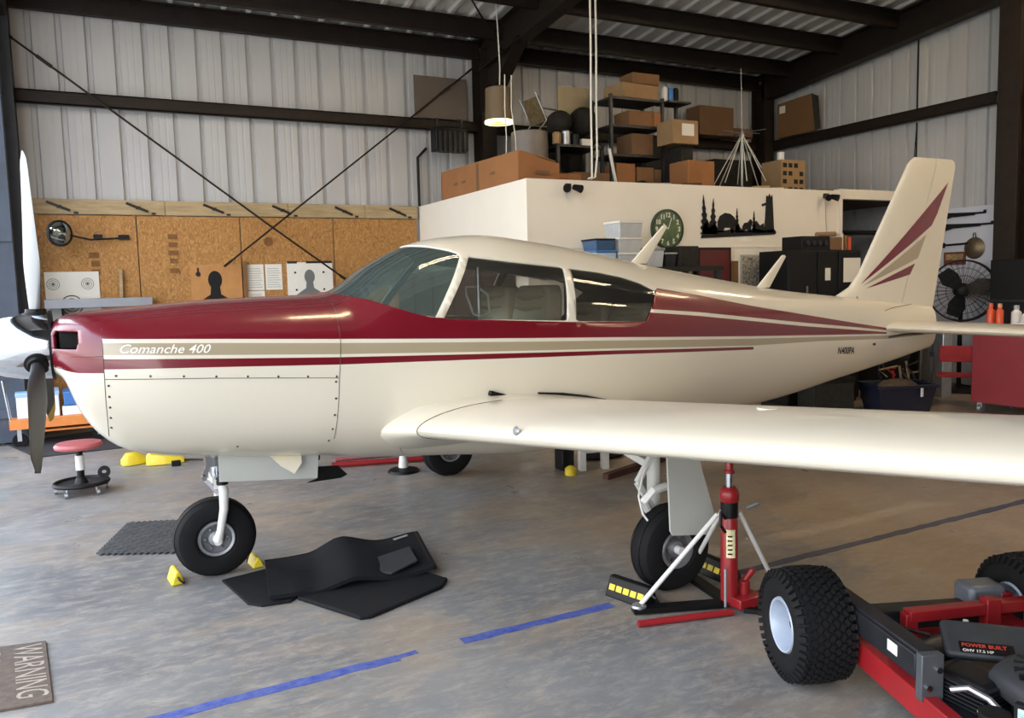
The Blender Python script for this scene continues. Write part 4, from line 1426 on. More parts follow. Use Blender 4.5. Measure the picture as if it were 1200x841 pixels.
# small white step stand under the wing
t = thing('step_stand', 'small white metal stand with black box under the wing', 'stand', (3.72, 5.78, 0), R(-12))
for sx in (-.09, .12):
    obj('leg', G().bx((sx - .025, -.04, 0), (sx + .025, .04, .30)), M_gwhite, t)
obj('rail', G().bx((-.09, -.03, .15), (.12, .03, .2)), M_gwhite, t)
obj('top', G().bx((-.13, -.1, .30), (.2, .14, .325)), M_gwhite, t)
tag(obj('toolbox', G().box((3.53, 5.92, .09), (.12, .14, .18)), M_black, bevel=.01), 'black box on the floor against the small white stand', 'box')
tag(obj('yellow_bottle', G().lathe([(.001, 0), (.05, 0), (.05, .05), (.02, .075), (.001, .075)], (3.47, 5.72, 0)), M_yellow), 'low yellow tin at the foot of the black box', 'tin')
tag(obj('creeper_bar', G().bar((3.62, 5.42, .02), (4.45, 5.65, .05), .06, .05), mat('rusty_brown', '#4a2a22', .7, 0, .2, 9)), 'rust brown bar on the floor behind the near main gear', 'bar')
tag(obj('black_rag', G().ell((4.05, 6.1, .03), (.25, .12, .035), 14, 6), M_mat), 'black rag on the floor behind the small white stand', 'rag')

# tub, red chair and tool cabinet on the right
t = thing('storage_tub', 'dark blue plastic tub full of scraps under the tail', 'tub', (8.32, 6.30, 0), R(-24))
M_tub = mat('navy_plastic', '#131a2e', .4, 0, .1, 6)
rg = [[(sx * (.29 + e), sy * (.2 + e), z) for sx, sy in ((-1, -1), (1, -1), (1, 1), (-1, 1))] for z, e in ((0, 0), (.30, .05), (.30, .075), (.335, .075), (.335, .045), (.02, -.01))]
obj('tub_body', G().loft(rg, cap=False).add([(-.28, -.19, .02), (.28, -.19, .02), (.28, .19, .02), (-.28, .19, .02)], [(0, 1, 2, 3)]), M_tub, t, smooth=0, bevel=.006)
obj('handle', G().box((.15, -.275, .25), (.03, .012, .10), (0, 0, .3)), M_wbox, t)
tag(obj('scrap_heap', G().ell((8.32, 6.30, .27), (.29, .20, .11), 18, 8), mat('scrap_mix', '#4f4334', .8, .2, .6, 22, .6)), 'heap of brown scrap filling the dark blue tub', 'scrap')
M_kraft0 = mat('dirty_wood', '#7d6a50', .8, 0, .2, 9)
M_redcloth = mat('red_cloth', '#8f1f26', .8, 0, .15, 10)
for k in range(7):
    a = k * 2.4
    c = V((8.32 + .2 * math.cos(a), 6.30 + .14 * math.sin(a), .34 + .02 * k))
    g = G().tube([c, c + V((.08 * math.cos(a * 3), .06, .08)), c + V((.14 * math.cos(a * 2), -.03, .10 + .02 * (k % 3)))], .012, 6)
    tag(obj('hose_offcut', g, [M_kraft0, M_black, M_steel_d, M_redcloth][k % 4]), ['pale', 'black', 'silver', 'red', 'second pale', 'second black', 'second silver'][k] + ' bent offcut sticking out of the blue tub', 'offcut', 'offcuts in the tub')
t = thing('folding_chair', 'red folding chair with dark frame beside the red tool cabinet', 'chair', (9.28, 6.22, 0), R(-55))
M_redcloth = mat('red_cloth', '#a3232a', .8, 0, .15, 10)
obj('seat', G().box((0, 0, .36), (.40, .38, .025)), M_redcloth, t, bevel=.01)
obj('backrest', G().box((0, .20, .60), (.36, .02, .20), (R(-12), 0, 0)), M_redcloth, t, bevel=.01)
for sx in (-1, 1):
    obj('back_leg', G().tube([(sx * .25, -.22, .0), (sx * .25, .0, .40), (sx * .25, .26, .80)], .012, 8), M_steel_d, t)
    obj('front_leg', G().tube([(sx * .26, .24, .0), (sx * .26, .0, .40), (sx * .26, -.18, .60)], .012, 8), M_alu, t)
    obj('armrest', G().bx((sx * .26 - .025, -.2, .60), (sx * .26 + .025, .2, .625)), M_black, t)
tag(obj('aluminium_case', G().box((9.75, 6.75, .45), (.14, .3, .9), (0, 0, R(-20))), M_alu, bevel=.01), 'tall grey metal case standing between the red chair and red cabinet', 'case')
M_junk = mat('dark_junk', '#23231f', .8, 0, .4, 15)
crate('dark_crate', 'black crate on the floor under the tail, left of the blue tub', (7.65, 6.75, 0), (.5, .4, .42), M_junk, R(-20), M_black)
crate('dark_crate', 'black crate on the floor behind the blue tub', (8.98, 6.98, 0), (.44, .36, .62), M_black, R(-15), M_junk)
for k in range(4):
    c = V((8.58 + .10 * k, 6.52 - .05 * k, .02))
    tag(obj('timber_offcut', G().bar(c, c + V((.12 - .05 * k, .12, .40 + .06 * (k % 3))), .022, .018), [M_red, M_kraft0, M_kraft0, M_steel_d, M_redcloth, M_alu][k]), ['red', 'dirty wood', 'short dirty wood', 'dark steel', 'bright red', 'silver'][k] + ' stick leaning in the clutter behind the blue tub', 'stick', 'clutter behind the tub')
t = thing('tool_cabinet', 'red rolling tool cabinet beyond the wing at the right edge', 'cabinet', (9.25, 5.15, 0))
obj('body', G().bx((-.35, -.62, .12), (.35, .62, .955)), mat('tool_red', '#8c2530', .38, 0, .05, 4), t, bevel=.008)
obj('top', G().bx((-.37, -.64, .955), (.37, .64, .985)), MATS['tool_red'], t, bevel=.008)
for k in range(5): obj('drawer_front', G().bx((-.34 + .0, -.635, .16 + .155 * k), (.34, -.62, .30 + .155 * k)), MATS['tool_red'], t, bevel=.004)
for sx in (-1, 1):
    for sy in (-1, 1):
        g = G().cyl((sx * .28, sy * .54 - .02, .05), (sx * .28, sy * .54 + .02, .05), .05, n=16)
        g.bx((sx * .28 - .03, sy * .54 - .03, .06), (sx * .28 + .03, sy * .54 + .03, .125))
        obj('caster', g, M_alu, t)
M_bottle = mat('orange_plastic', '#d8572e', .35)
M_wplast = mat('white_plastic', '#dcdad2', .4)
def bottle(x, y, z0, r, h, m, mcap, label, group=None):
    t = thing('bottle', label, 'bottle', (x, y, z0), 0, group)
    obj('bottle_body', G().lathe([(.001, 0), (r, 0), (r * 1.02, h * .1), (r, h * .68), (r * .45, h * .8), (r * .42, h * .84), (.001, h * .84)], n=16), m, t)
    obj('cap', G().lathe([(.001, h * .83), (r * .6, h * .83), (r * .55, h), (.001, h)], n=14), mcap, t)
    return t
bottle(9.02, 5.64, .986, .040, .265, M_bottle, M_bottle, 'orange bottle on the red cabinet, left of its twin')
bottle(9.04, 5.55, .986, .040, .26, M_bottle, mat('pale_orange_cap', '#e39b78', .4), 'orange bottle on the red cabinet with a paler cap')
bottle(9.1, 5.40, .986, .050, .24, M_wplast, mat('grey_cap', '#9aa09a', .4), 'white bottle on the red cabinet with a grey cap')
bottle(9.1, 5.27, .986, .07, .2, M_wplast, M_wplast, 'squat white tub on the red cabinet at the right edge')
crate('tissue_box', 'small pale box on the front edge of the red cabinet', (8.95, 5.22, .986), (.1, .14, .06), M_wbox)
# ---------------------------------------------------------------- mower chassis at the lower right
def mower():
    t = thing('mower_chassis', 'stripped red mower chassis with black engine and fat turf tyres at lower right', 'mower', (2.92, 2.08, 0), R(-21.7))
    M_rimw = mat('pale_blue_rim', '#aeb9c8', .4, .2, .1, 8)
    M_eng = mat('engine_shroud_black', '#15161a', .45, 0, .15, 14)
    M_engg = mat('dusty_engine_plastic', '#2e3134', .55, 0, .18, 10)
    tire0 = hub0 = None
    for sx in (-1, 1):
        wh = empty_part('wheel', t)
        wh.location = (sx * .49, 0, .222)
        r, w = .222, .225
        prof = [(.108, -w * .40), (.12, -w * .47), (.15, -w * .5), (r * .86, -w * .47), (r * .955, -w * .40), (r * .985, -w * .25), (r, 0), (r * .985, w * .25), (r * .955, w * .40), (r * .86, w * .47), (.15, w * .5), (.12, w * .47), (.108, w * .40)]
        obj('tyre', G().lathe([(a * .985, b) for a, b in prof], (0, 0, 0), 'X', 48), M_rubber, wh, smooth=50)
        g = G()                                       # turf tread: rows of small chevron blocks
        rows_, per = 9, 40
        for i in range(rows_):
            x = (i - (rows_ - 1) / 2) * w * .098
            rr = r * (1 - .055 * (abs(x) / (w * .42)) ** 2.4) * .992
            for k in range(per):
                a = 2 * PI * (k + .5 * (i % 2)) / per
                n0 = len(g.v)
                g.box((0, 0, 0), (w * .076, .024, .016), (0, 0, R(28 if i % 2 else -28)))
                g.move(Matrix.Rotation(a, 4, 'X') @ Matrix.Translation((x, 0, rr)), n0)
        for sd in (-1, 1):
            for k in range(per):
                a = 2 * PI * k / per
                n0 = len(g.v)
                g.box((0, 0, 0), (.022, .018, .034))
                g.move(Matrix.Rotation(a, 4, 'X') @ Matrix.Translation((sd * w * .455, 0, r * .905)) @ Matrix.Rotation(sd * R(-32), 4, 'Y'), n0)
        obj('tread_blocks', g, M_rubber, wh, smooth=0, kind='stuff')
        h = G().lathe([(.112, sx * w * .42), (.106, sx * w * .47), (.098, sx * w * .46), (.090, sx * w * .34), (.086, sx * w * .12), (.07, sx * w * .06), (.045, sx * w * .10), (.03, sx * w * .16), (.001, sx * w * .16)], (0, 0, 0), 'X', 40)
        h.lathe([(.112, -sx * w * .42), (.104, -sx * w * .47), (.09, -sx * w * .38), (.08, -sx * w * .1), (.001, -sx * w * .1)], (0, 0, 0), 'X', 40)
        obj('rim', h, M_rimw, wh)
        obj('axle_nut', G().cyl((sx * .03, 0, 0), (sx * .06, 0, 0), .02, n=6), M_steel_d, wh)
    M_brk = mat('grey_bracket', '#55585c', .45, .4, .15, 9)
    # frame
    def rail(name, p, q, w, h, m, **k): return obj(name, G().bar(p, q, w, h), m, t, bevel=.004, **k)
    rail('upper_rail', (-.335, .06, .335), (-.335, -.56, .345), .066, .028, M_steel_d)
    rail('side_plate', (-.372, .06, .295), (-.372, -.56, .305), .012, .085, M_steel_d)
    obj('bracket', G().bx((-.378, -.60, .20), (-.30, -.565, .36)), M_brk, t, bevel=.003)
    obj('bracket_bolts', G().cyl((-.355, -.61, .25), (-.355, -.60, .25), .011, n=8).cyl((-.32, -.61, .31), (-.32, -.60, .31), .011, n=8), M_chrome, t)
    for sx in (-1, 1):
        rail('lower_rail', (sx * .345, .04, .175), (sx * .345, -1.2, .165), .05, .095, M_red)
        rail('riser', (sx * .345, -.02, .16), (sx * .345, -.02, .31), .05, .05, M_red)
    obj('rail_sticker', G().bar((-.380, -.40, .312), (-.380, -.46, .312), .002, .04), M_wplast, t)
    rail('cross_tube', (-.16, -.16, .30), (.72, -.10, .30), .05, .045, M_red)
    rail('cross_riser', (-.15, -.16, .17), (-.15, -.16, .31), .045, .05, M_red)
    rail('cross_riser', (.20, -.14, .17), (.20, -.14, .34), .05, .06, M_red)
    rail('rear_cross_tube', (-.34, -.02, .16), (.34, -.02, .16), .06, .06, M_red)
    rail('transaxle', (-.42, 0, .222), (.42, 0, .222), .09, .09, M_steel_d)
    rail('engine_plate', (0, -.18, .185), (0, -1.15, .185), .62, .012, M_steel_d)
    obj('gear_case', G().box((.27, .02, .29), (.16, .12, .10)), mat('grey_casting', '#6b7078', .5, .3, .15, 9), t, bevel=.02)
    # engine
    e = empty_part('engine', t)
    e.location = (-.05, -.05, .02)
    e.scale = (1, 1, .78)
    ex, ey = .10, -.76
    obj('crankcase', G().lathe([(.001, .19), (.20, .19), (.215, .22), (.215, .31), (.19, .335), (.001, .335)], (ex, ey, 0), n=28), M_eng, e)
    sh = G().loft([[(ex + a * .235 * k, ey + b * .235 * k, z) for a, b in ((-1, -.5), (-.85, -.9), (-.5, -1.05), (.5, -1.05), (.9, -.8), (1, 0), (.9, .8), (.5, 1.0), (-.5, 1.0), (-.9, .75))] for z, k in ((.30, 1), (.36, 1.02), (.40, .96), (.425, .84), (.435, .62))])
    obj('blower_shroud', sh, M_engg, e, smooth=40)
    g = G()
    for k in range(9):
        r_ = .03 + .014 * k
        g.tube([(ex + r_ * math.cos(a), ey - .02 + r_ * math.sin(a), .437) for a in [2 * PI * i / 24 for i in range(24)]], .0035, 5, True)
    obj('screen_rings', g, M_eng, e)
    g = G()
    for k in range(9):
        a = R(110 + 14 * k)
        g.box((ex + .185 * math.cos(a), ey + .185 * math.sin(a), .425), (.055, .012, .02), (0, 0, a))
    obj('cooling_louvres', g, M_black, e)
    # sloped top cover with label
    n0 = G()
    n0.box((0, 0, 0), (.30, .17, .05))
    mt_ = Matrix.Translation((.02, -.40, .375)) @ Matrix.Rotation(R(-24), 4, 'Z') @ Matrix.Rotation(R(32), 4, 'X')
    n0.move(mt_)
    cv = obj('air_cleaner_cover', n0, M_engg, e, bevel=.018, seg=3)
    g = G().box((-.02, -.045, .0265), (.17, .05, .002)).move(mt_)
    obj('cover_label', g, M_black, cv)
    tg = text_g('OHV ENGINE', .03)
    tg.move(mt_ @ Matrix.Translation((-.095, -.040, .0280)))
    for body, y, m, sz in (('POWER BUILT', -.043, mat('label_red', '#c2402f', .5), .022), ('OHV 17.5 HP', -.066, M_wplast, .017)):
        tg = text_g(body, sz, 0, .0004)
        tg.move(mt_ @ Matrix.Translation((-.097, y, .0281)))
        obj('label_lettering', tg, m, cv, smooth=0)
    obj('cylinder_head', G().box((-.14, -.54, .28), (.14, .18, .12), (0, 0, R(20))), M_eng, e, bevel=.02)
    g = G()
    for k in range(6): g.box((-.15, -.54, .235 + .018 * k), (.17, .21, .006), (0, 0, R(20)))
    obj('cylinder_fins', g, M_steel_d, e)
    obj('muffler', G().cyl((-.25, -.30, .27), (.0, -.22, .27), .055, n=18), M_steel_d, e)
    obj('exhaust_pipe', G().tube([(-.26, -.33, .28), (-.29, -.42, .30), (-.25, -.5, .31)], .014, 8), M_alu, e)
    obj('fuel_line', G().tube([(-.1, -.24, .33), (-.2, -.2, .36), (-.26, -.28, .37), (-.25, -.42, .36)], .008, 6), M_black, e)
    obj('control_lever', G().tube([(-.27, -.62, .33), (-.24, -.66, .36), (-.20, -.70, .335), (-.19, -.74, .31)], .012, 8), M_alu, e)
    g = G()
    for (x, y, z) in ((-.24, -.72, .30), (-.20, -.76, .32), (-.22, -.80, .29), (-.17, -.84, .28)): g.ell((x, y, z), (.014, .014, .014), 10, 6)
    obj('linkage_bolts', g, M_chrome, e)
    obj('starter', G().cyl((-.24, -.78, .20), (-.24, -.78, .34), .045, n=16), M_eng, e)
    obj('spark_plug', G().cyl((.02, -.27, .37), (.02, -.27, .41), .010, n=10), M_wplast, e)
    g = G().add([(-.215, -.87, .40), (-.13, -.99, .40), (-.13, -1.00, .31), (-.215, -.88, .31)], [(0, 1, 2, 3)])
    obj('side_panel', G().prism([(-.217, -.83, .41), (-.10, -1.02, .41), (-.10, -1.02, .28), (-.217, -.83, .28)], (.02, .012, 0)), M_eng, e)
    obj('teal_sticker', G().prism([(-.215, -.845, .40), (-.13, -.985, .40), (-.13, -.985, .31), (-.215, -.845, .31)], (-.004, -.0024, 0)), mat('teal_label', '#58a39a', .5, 0, 0, 20, col2='#dfe9e6'), e)
    return t
mower()

# ---------------------------------------------------------------- strand-board wall, left
M_paper = mat('paper_white', '#e6e4dc', .8, 0, .03, 4)
M_ink = mat('black_ink', '#191a1c', .7)
M_greyink = mat('grey_ink', '#6c7173', .7)
M_pale = mat('pale_ink', '#a9a9a6', .8)
WY = YB - .056
def sheet_t(name, label, x0, z0, x1, z1, m, cat, y=WY, th=.012, group=None):
    t = thing(name, label, cat, ((x0 + x1) / 2, y, z0), 0, group)
    obj('backing', G().bx((-(x1 - x0) / 2, -th, 0), ((x1 - x0) / 2, 0, z1 - z0)), m, t)
    return t
def disc(par, x, z, r0, r1, m, th=.014, name='ring'):
    g = G().lathe([(max(r0, .001), -th - .002), (r1, -th - .002), (r1, -th + .001), (max(r0, .001), -th + .001)], (x, 0, z), 'Y', 32)
    obj(name, g, m, par)
t = sheet_t('paper_target', 'white paper target with round bullseyes above the grey shelf', -.50, 1.30, .07, 1.885, M_paper, 'target')
for x, z, s in ((-.20, .44, 1), (.16, .44, 1), (-.02, .19, 1.75)):
    for a, b, m in ((.062, .068, M_greyink), (.042, .047, M_greyink), (.02, .026, M_greyink)): disc(t, x, z, a * s, b * s, M_ink if s > 1 else m)
    disc(t, x, z, 0, .012 * s, M_ink, name='bullseye')
def sil(par, cx, z0, s, m, y=-.0145):
    """head-and-shoulders target outline"""
    P = []
    for k in range(17):
        a = R(-50 + 280 * k / 16)
        P.append((cx + .085 * s * math.cos(a), z0 + (.455 + .115 * math.sin(a)) * s))
    P = P + [(cx - .065 * s, z0 + .27 * s), (cx - .15 * s, z0 + .215 * s), (cx - .255 * s, z0 + .14 * s), (cx - .28 * s, z0), (cx + .28 * s, z0), (cx + .255 * s, z0 + .14 * s), (cx + .15 * s, z0 + .215 * s), (cx + .065 * s, z0 + .27 * s)]
    obj('silhouette', G().prism([(x, y, z) for x, z in P], (0, .003, 0)), m, par)
t = sheet_t('silhouette_target', 'tan cardboard target with a black head-and-shoulders silhouette', 1.10, 1.30, 1.72, 1.95, mat('tan_card', '#b98650', .8, 0, .1, 7), 'target')
sil(t, -.02, .0, 1.0, M_ink)
t = sheet_t('paper_target', 'white paper target with a grey head silhouette and four black dots', 2.30, 1.40, 2.91, 1.965, M_paper, 'target')
sil(t, -.01, .0, .82, M_greyink)
for x, z in ((-.2, .43), (.18, .43), (-.19, .2), (.18, .2)): disc(t, x, z, 0, .014, M_ink, name='dot')
for x0, x1 in ((-.30, -.17), (-.05, .30)): obj('tape_strip', G().bx((x0, -.014, .55), (x1, -.012, .58)), M_steel_d, t)
for k, (x0, z0, x1, z1) in enumerate(((1.785, 1.61, 2.0, 1.945), (2.02, 1.61, 2.235, 1.945), (1.79, 1.35, 2.0, 1.60))):
    t = sheet_t('notice_sheet', ['left of the two upper printed white sheets on the strand board', 'right of the two upper printed white sheets on the strand board', 'lower printed white sheet on the strand board, half hidden by the cowling'][k], x0, z0, x1, z1, M_paper, 'notice', th=.004)
    g = G()
    for q in range(9): g.bx((-(x1 - x0) * .40, -.0052, (z1 - z0) * (.1 + .09 * q)), ((x1 - x0) * (.40 - .05 * (q % 3)), -.004, (z1 - z0) * (.1 + .09 * q) + .008))
    obj('printed_lines', g, M_pale, t, kind='stuff')
t = thing('round_mirror', 'round convex mirror on a thin arm fixed to the strand board', 'mirror', (-.29, 10.55, 2.31))
obj('glass', G().lathe([(.001, -.035), (.07, -.028), (.12, -.012), (.14, 0)], n=32).move(Matrix.Rotation(R(38), 4, 'Z') @ Matrix.Rotation(R(90), 4, 'X') @ Matrix.Scale(-1, 4, (0, 0, 1)) ), mat('mirror_glass', '#a9b6bd', .1, 1.0), t)
obj('rim', G().lathe([(.135, -.012), (.150, -.012), (.150, .03), (.06, .06), (.001, .06)], n=32).move(Matrix.Rotation(R(38), 4, 'Z') @ Matrix.Rotation(R(90), 4, 'X') @ Matrix.Scale(-1, 4, (0, 0, 1))), M_steel_d, t)
obj('arm', G().tube([(.02, .06, 0), (.3, .2, -.06), (.62, .38, -.03)], .012, 6), M_steel_d, t)
obj('arm_clamp', G().box((.38, .25, -.02), (.10, .05, .05)).box((.66, .385, -.02), (.12, .04, .06)), M_black, t)
t = thing('wall_shelf', 'grey metal shelf on brackets along the strand board above the cowling', 'shelf', (.06, 10.72, 0))
obj('board', G().bx((-.56, -.20, 1.46), (.56, .22, 1.565)), mat('grey_shelf_metal', '#8d9097', .5, .2, .06, 6), t, bevel=.006)
for x in (-.4, .4): obj('bracket', G().prism([(x, .2, 1.46), (x, -.15, 1.46), (x, .2, 1.1)], (.02, 0, 0)), M_steel_d, t)
for (x, z0, z1, lb) in ((.30, 1.57, 1.90, 'bare wooden stick leaning on the strand board beside the bullseye target'), (1.76, 1.45, 1.98, 'dark wooden stick on the strand board left of the notices')):
    tag(obj('wooden_stick', G().bar((x, WY - .03, z0), (x + .01, WY - .03, z1), .06, .035), M_lumber if x < 1 else mat('brown_stick', '#7c5a3a', .8)), lb, 'stick')
g = G()
for k, (w_, z) in enumerate(((.11, 2.30), (.10, 2.20), (.12, 2.10), (.09, 2.0), (.11, 1.88))):
    g.bx((.92 - w_ / 2, WY - .001, z - .03), (.92 + w_ / 2, WY + .001, z + .03))
M_stamp = mat('faded_board_stamp', '#7d5730', .9, 0, .25, 30)
obj('board_stamp', g, M_stamp, wb, world=True)
g = G()
for z in (2.08, 1.98, 1.88): g.bx((-.02 + .02 * (z < 2), WY - .001, z - .035), (.09, WY + .001, z + .03))
obj('board_stamp', g, M_stamp, wb, world=True)
obj('knot_hole', G().lathe([(.001, -.002), (.06, -.002), (.06, .002)], (2.08, WY, 2.24), 'Y', 14), M_stamp, wb, world=True)
tag(obj('small_hook', G().lathe([(.001, -.02), (.03, -.02), (.03, .0)], (1.19, WY, 1.83), 'Y', 12).box((1.19, WY - .01, 1.88), (.02, .02, .06)), M_steel_d), 'small dark latch on the strand board left of the black silhouette', 'latch')

# panel, dark box and lamp by the middle column
tag(obj('brown_panel', G().bx((4.13, YB - .22, 3.95), (4.93, YB - .20, 4.52)), mat('dull_brown_panel', '#5a5049', .6, 0, .08, 4), bevel=.004), 'dull brown square panel standing on the girt left of the middle column', 'panel')
t = thing('wall_heater', 'black box heater hanging under the girt beside the middle column', 'heater', (4.57, 10.62, 3.47))
obj('case', G().bx((-.24, -.1, 0), (.24, .12, .32)), M_black, t, bevel=.01)
obj('hanger', G().bx((-.2, -.02, .32), (-.17, .02, .45)).bx((.17, -.02, .32), (.2, .02, .45)), M_steel_d, t)
g = G()
for k in range(6): g.bx((-.21 + .075 * k, -.115, -.03), (-.17 + .075 * k, -.1, .26))
obj('grille', g, M_steel_d, t)
obj('conduit', G().tube([(4.20, YB - .08, 2.74), (4.20, YB - .08, 3.42), (4.33, YB - .1, 3.55)], .02, 8), M_black, wb, world=True)
t = thing('pendant_lamp', 'brown pendant lamp glowing at its rim behind the big cardboard box', 'lamp', (4.79, 9.5, 3.68))
obj('shade', G().lathe([(.185, 0), (.18, .03), (.17, .42), (.05, .46), (.001, .46)], n=24), mat('smoked_shade', '#6b5a42', .5, 0, .1, 5), t)
obj('glowing_rim', G().lathe([(.12, -.012), (.187, -.012), (.187, .018), (.12, .018)], n=28), mat('warm_glow', '#ffe9a0', .5, emit=((1, .85, .45), 2.5)), t)
obj('cord', G().tube([(.02, 0, .46), (.02, -.02, .7), (0, 0, 1.50)], .008, 6), M_wplast, t)
for dx in (-.02, .07):
    tag(obj('pull_cord', G().tube([(4.65 + dx, 9.0, 4.15), (4.64 + dx, 9.0, 3.75), (4.66 + dx * 1.4, 9.0, 3.4), (4.65 + dx * 1.6, 9.0, 3.08)], .007, 6), M_wplast), 'white pull cord hanging in front of the pendant lamp, ' + ('left one' if dx < 0 else 'right one'), 'cord')
for dx, lb in ((-.035, 'left'), (.035, 'right')):
    x = 5.0 + dx
    tag(obj('hanging_cord', G().tube([(x, 7.6, roofz(7.6) - .05), (x + .004, 7.6, 4.2), (x - .006, 7.6, 3.5), (x - .004, 7.6, 2.98), (4.992 + dx * .6, 7.62, 2.76), (4.992 + dx * .5, 7.7, 2.75)], .011, 6), M_wplast), lb + ' one of two long white cords hanging from the roof to the loft edge', 'cord')
# ---------------------------------------------------------------- the loft
M_card = mat('brown_cardboard', '#7a5938', .8, 0, .08, 3)
M_card2 = mat('dull_cardboard', '#6f5338', .8, 0, .1, 4)
M_card3 = mat('orange_cardboard', '#94643c', .8, 0, .07, 3)
M_kraft = mat('pale_cardboard', '#957855', .8, 0, .1, 5)
# long open cardboard box at the edge of the loft
t = thing('cardboard_box', 'long orange-brown open cardboard box on the corner of the loft', 'box', (4.30, 8.08, OZ))
g = G().prism([(0, 0, 0), (0, 2.24, 0), (0, 2.24, .40), (0, .02, .355)], (.012, 0, 0))
obj('side_panel', g, M_card3, t)
obj('front_panel', G().prism([(0, 0, 0), (.55, .04, 0), (.55, .04, .235), (.35, .02, .27), (0, 0, .355)], (0, .012, 0)), M_card3, t)
obj('back_panel', G().prism([(.53, .04, 0), (.53, 2.24, 0), (.53, 2.24, .30), (.53, .04, .235)], (.012, 0, 0)), M_card3, t)
obj('end_panel', G().bx((0, 2.23, 0), (.54, 2.245, .36)), M_card3, t)
obj('flap', G().prism([(.02, .02, .35), (.50, .03, .25), (.50, .25, .27), (.15, .2, .38)], (0, 0, .01)), M_card3, t)
obj('tape_band', G().bx((-.003, 1.05, 0), (-.0005, 1.12, .36)), M_card2, t)
for y in (.6, 1.45, 1.7): obj('printed_mark', G().bx((-.003, y, .17), (-.0005, y + .12, .20)), M_card2, t)
obj('printed_mark', G().bx((.22, -.003, .10), (.40, -.0005, .14)), M_card2, t)
tag(obj('metal_drum', G().lathe([(.001, 0), (.235, 0), (.242, .02), (.236, .12), (.243, .24), (.236, .36), (.243, .60), (.236, .80), (.22, .81), (.001, .80)], (5.13, 9.32, OZ), n=28), mat('grey_drum', '#77706a', .5, .2, .1, 5)), 'grey drum standing on the loft behind the cardboard box', 'drum')
t = thing('folding_lawn_chair', 'folding lawn chair with plaid webbing perched above the grey drum', 'chair', (5.87, 10.1, 3.70))
obj('backrest', G().box((-.22, 0, .30), (.03, .42, .36), (0, R(-20), 0)), mat('plaid_webbing', '#7c6a4a', .8, 0, .4, 16), t)
obj('seat', G().box((.05, 0, .16), (.48, .44, .02)), MATS['plaid_webbing'], t)
for s in (-1, 1):
    obj('frame', G().tube([(-.33, s * .23, .50), (-.16, s * .23, .14), (-.30, s * .23, -.02)], .012, 6), M_alu, t)
    obj('arm', G().tube([(-.24, s * .23, .30), (.26, s * .23, .27), (.28, s * .23, .0)], .012, 6), M_alu, t)
tag(obj('storage_chest', G().box((5.95, 10.1, 3.205), (.62, .55, .94)), M_black, bevel=.02), 'black chest on the loft under the lawn chair', 'chest')
# steel rack with shelves
def rack(x0, x1, y, zs, top, label, m):
    t = thing('storage_rack', label, 'rack', ((x0 + x1) / 2, y, OZ))
    w = (x1 - x0) / 2
    for sx in (-1, 1):
        for sy in (0, .45): obj('post', G().bx((sx * w - .02, sy - .02, 0), (sx * w + .02, sy + .02, top - OZ)), m, t)
    for z in zs: obj('shelf', G().bx((-w, -.02, z - OZ - .03), (w, .47, z - OZ)), m, t)
    return t
rack(6.18, 7.02, 9.0, (2.86, 3.28, 3.66, 4.02), 4.05, 'dark storage rack full of cardboard boxes on the loft', M_steel_d)
rack(5.42, 6.10, 9.1, (3.38,), 3.42, 'lower dark rack holding cans and black bags on the loft', M_steel_d)
def cbox(x0, z0, x1, z1, y, m, label, d=.38, rz=0, group=None, lab=False, lid=False):
    t = crate('cardboard_box', label, ((x0 + x1) / 2, y + d / 2, z0), (x1 - x0, d, z1 - z0), m, rz, group=group)
    w, h = x1 - x0, z1 - z0
    obj('flap_seam', G().bx((-w / 2 - .001, -.006, h - .0005), (w / 2 + .001, .006, h + .0015)), M_packtape, t)
    if lab: obj('paper_label', G().bx((-w * .15, -d / 2 - .002, h * .35), (w * .32, -d / 2, h * .85)), M_paper, t)
    return t
cbox(6.54, 4.22, 6.98, 4.36, 9.0, M_card, 'small cardboard box on top of the stack, highest on the rack', .3)
cbox(6.34, 4.022, 6.94, 4.21, 8.98, M_kraft, 'wide flat cardboard carton on top of the rack', .42, R(4))
cbox(6.46, 3.663, 6.86, 3.86, 8.98, M_card, 'cardboard box on the upper shelf of the rack, left', .36)
cbox(6.87, 3.663, 6.985, 3.86, 8.98, M_card3, 'orange cardboard box on the upper shelf of the rack, right', .36)
cbox(6.88, 3.39, 7.31, 3.70, 8.6, M_kraft, 'cardboard box with white labels sticking out at the right of the rack', .34, 0, lab=True)
cbox(6.50, 3.283, 6.85, 3.56, 8.98, M_card2, 'dull cardboard box on the middle shelf of the rack', .36)
cbox(6.25, 2.863, 6.55, 3.16, 8.98, M_card3, 'orange cardboard box on the bottom shelf of the rack, left', .36)
cbox(6.58, 2.863, 6.86, 3.12, 8.98, M_card, 'cardboard box on the bottom shelf of the rack, middle', .36)
cbox(6.87, 2.863, 6.985, 3.10, 8.98, M_card2, 'narrow cardboard box on the bottom shelf of the rack, right', .36)
cbox(7.10, OZ, 7.30, 3.388, 8.70, M_junk, 'dark tall carton standing at the right foot of the rack', .3)
for k, (x, z, m, lb) in enumerate(((7.10, 4.02, M_wplast, 'white bottle on the top shelf end of the rack'), (7.20, 4.02, M_bluebox, 'blue tin at the right end of the rack top'), (7.29, 4.02, M_black, 'black tin at the right end of the rack top'))):
    tag(obj('tin', G().lathe([(.001, 0), (.045, 0), (.045, .17), (.03, .2), (.001, .2)], (x, 9.05, z)), m), lb, 'tin')
tag(obj('top_board', G().box((7.25, 9.05, 4.005), (.38, .3, .025)), M_steel_d), 'dark board carrying the tins beyond the rack top', 'board')
tag(obj('board_post', G().bx((7.33, 9.1, OZ), (7.37, 9.14, 3.995)), M_steel_d), 'thin dark post holding up the board with tins', 'post')
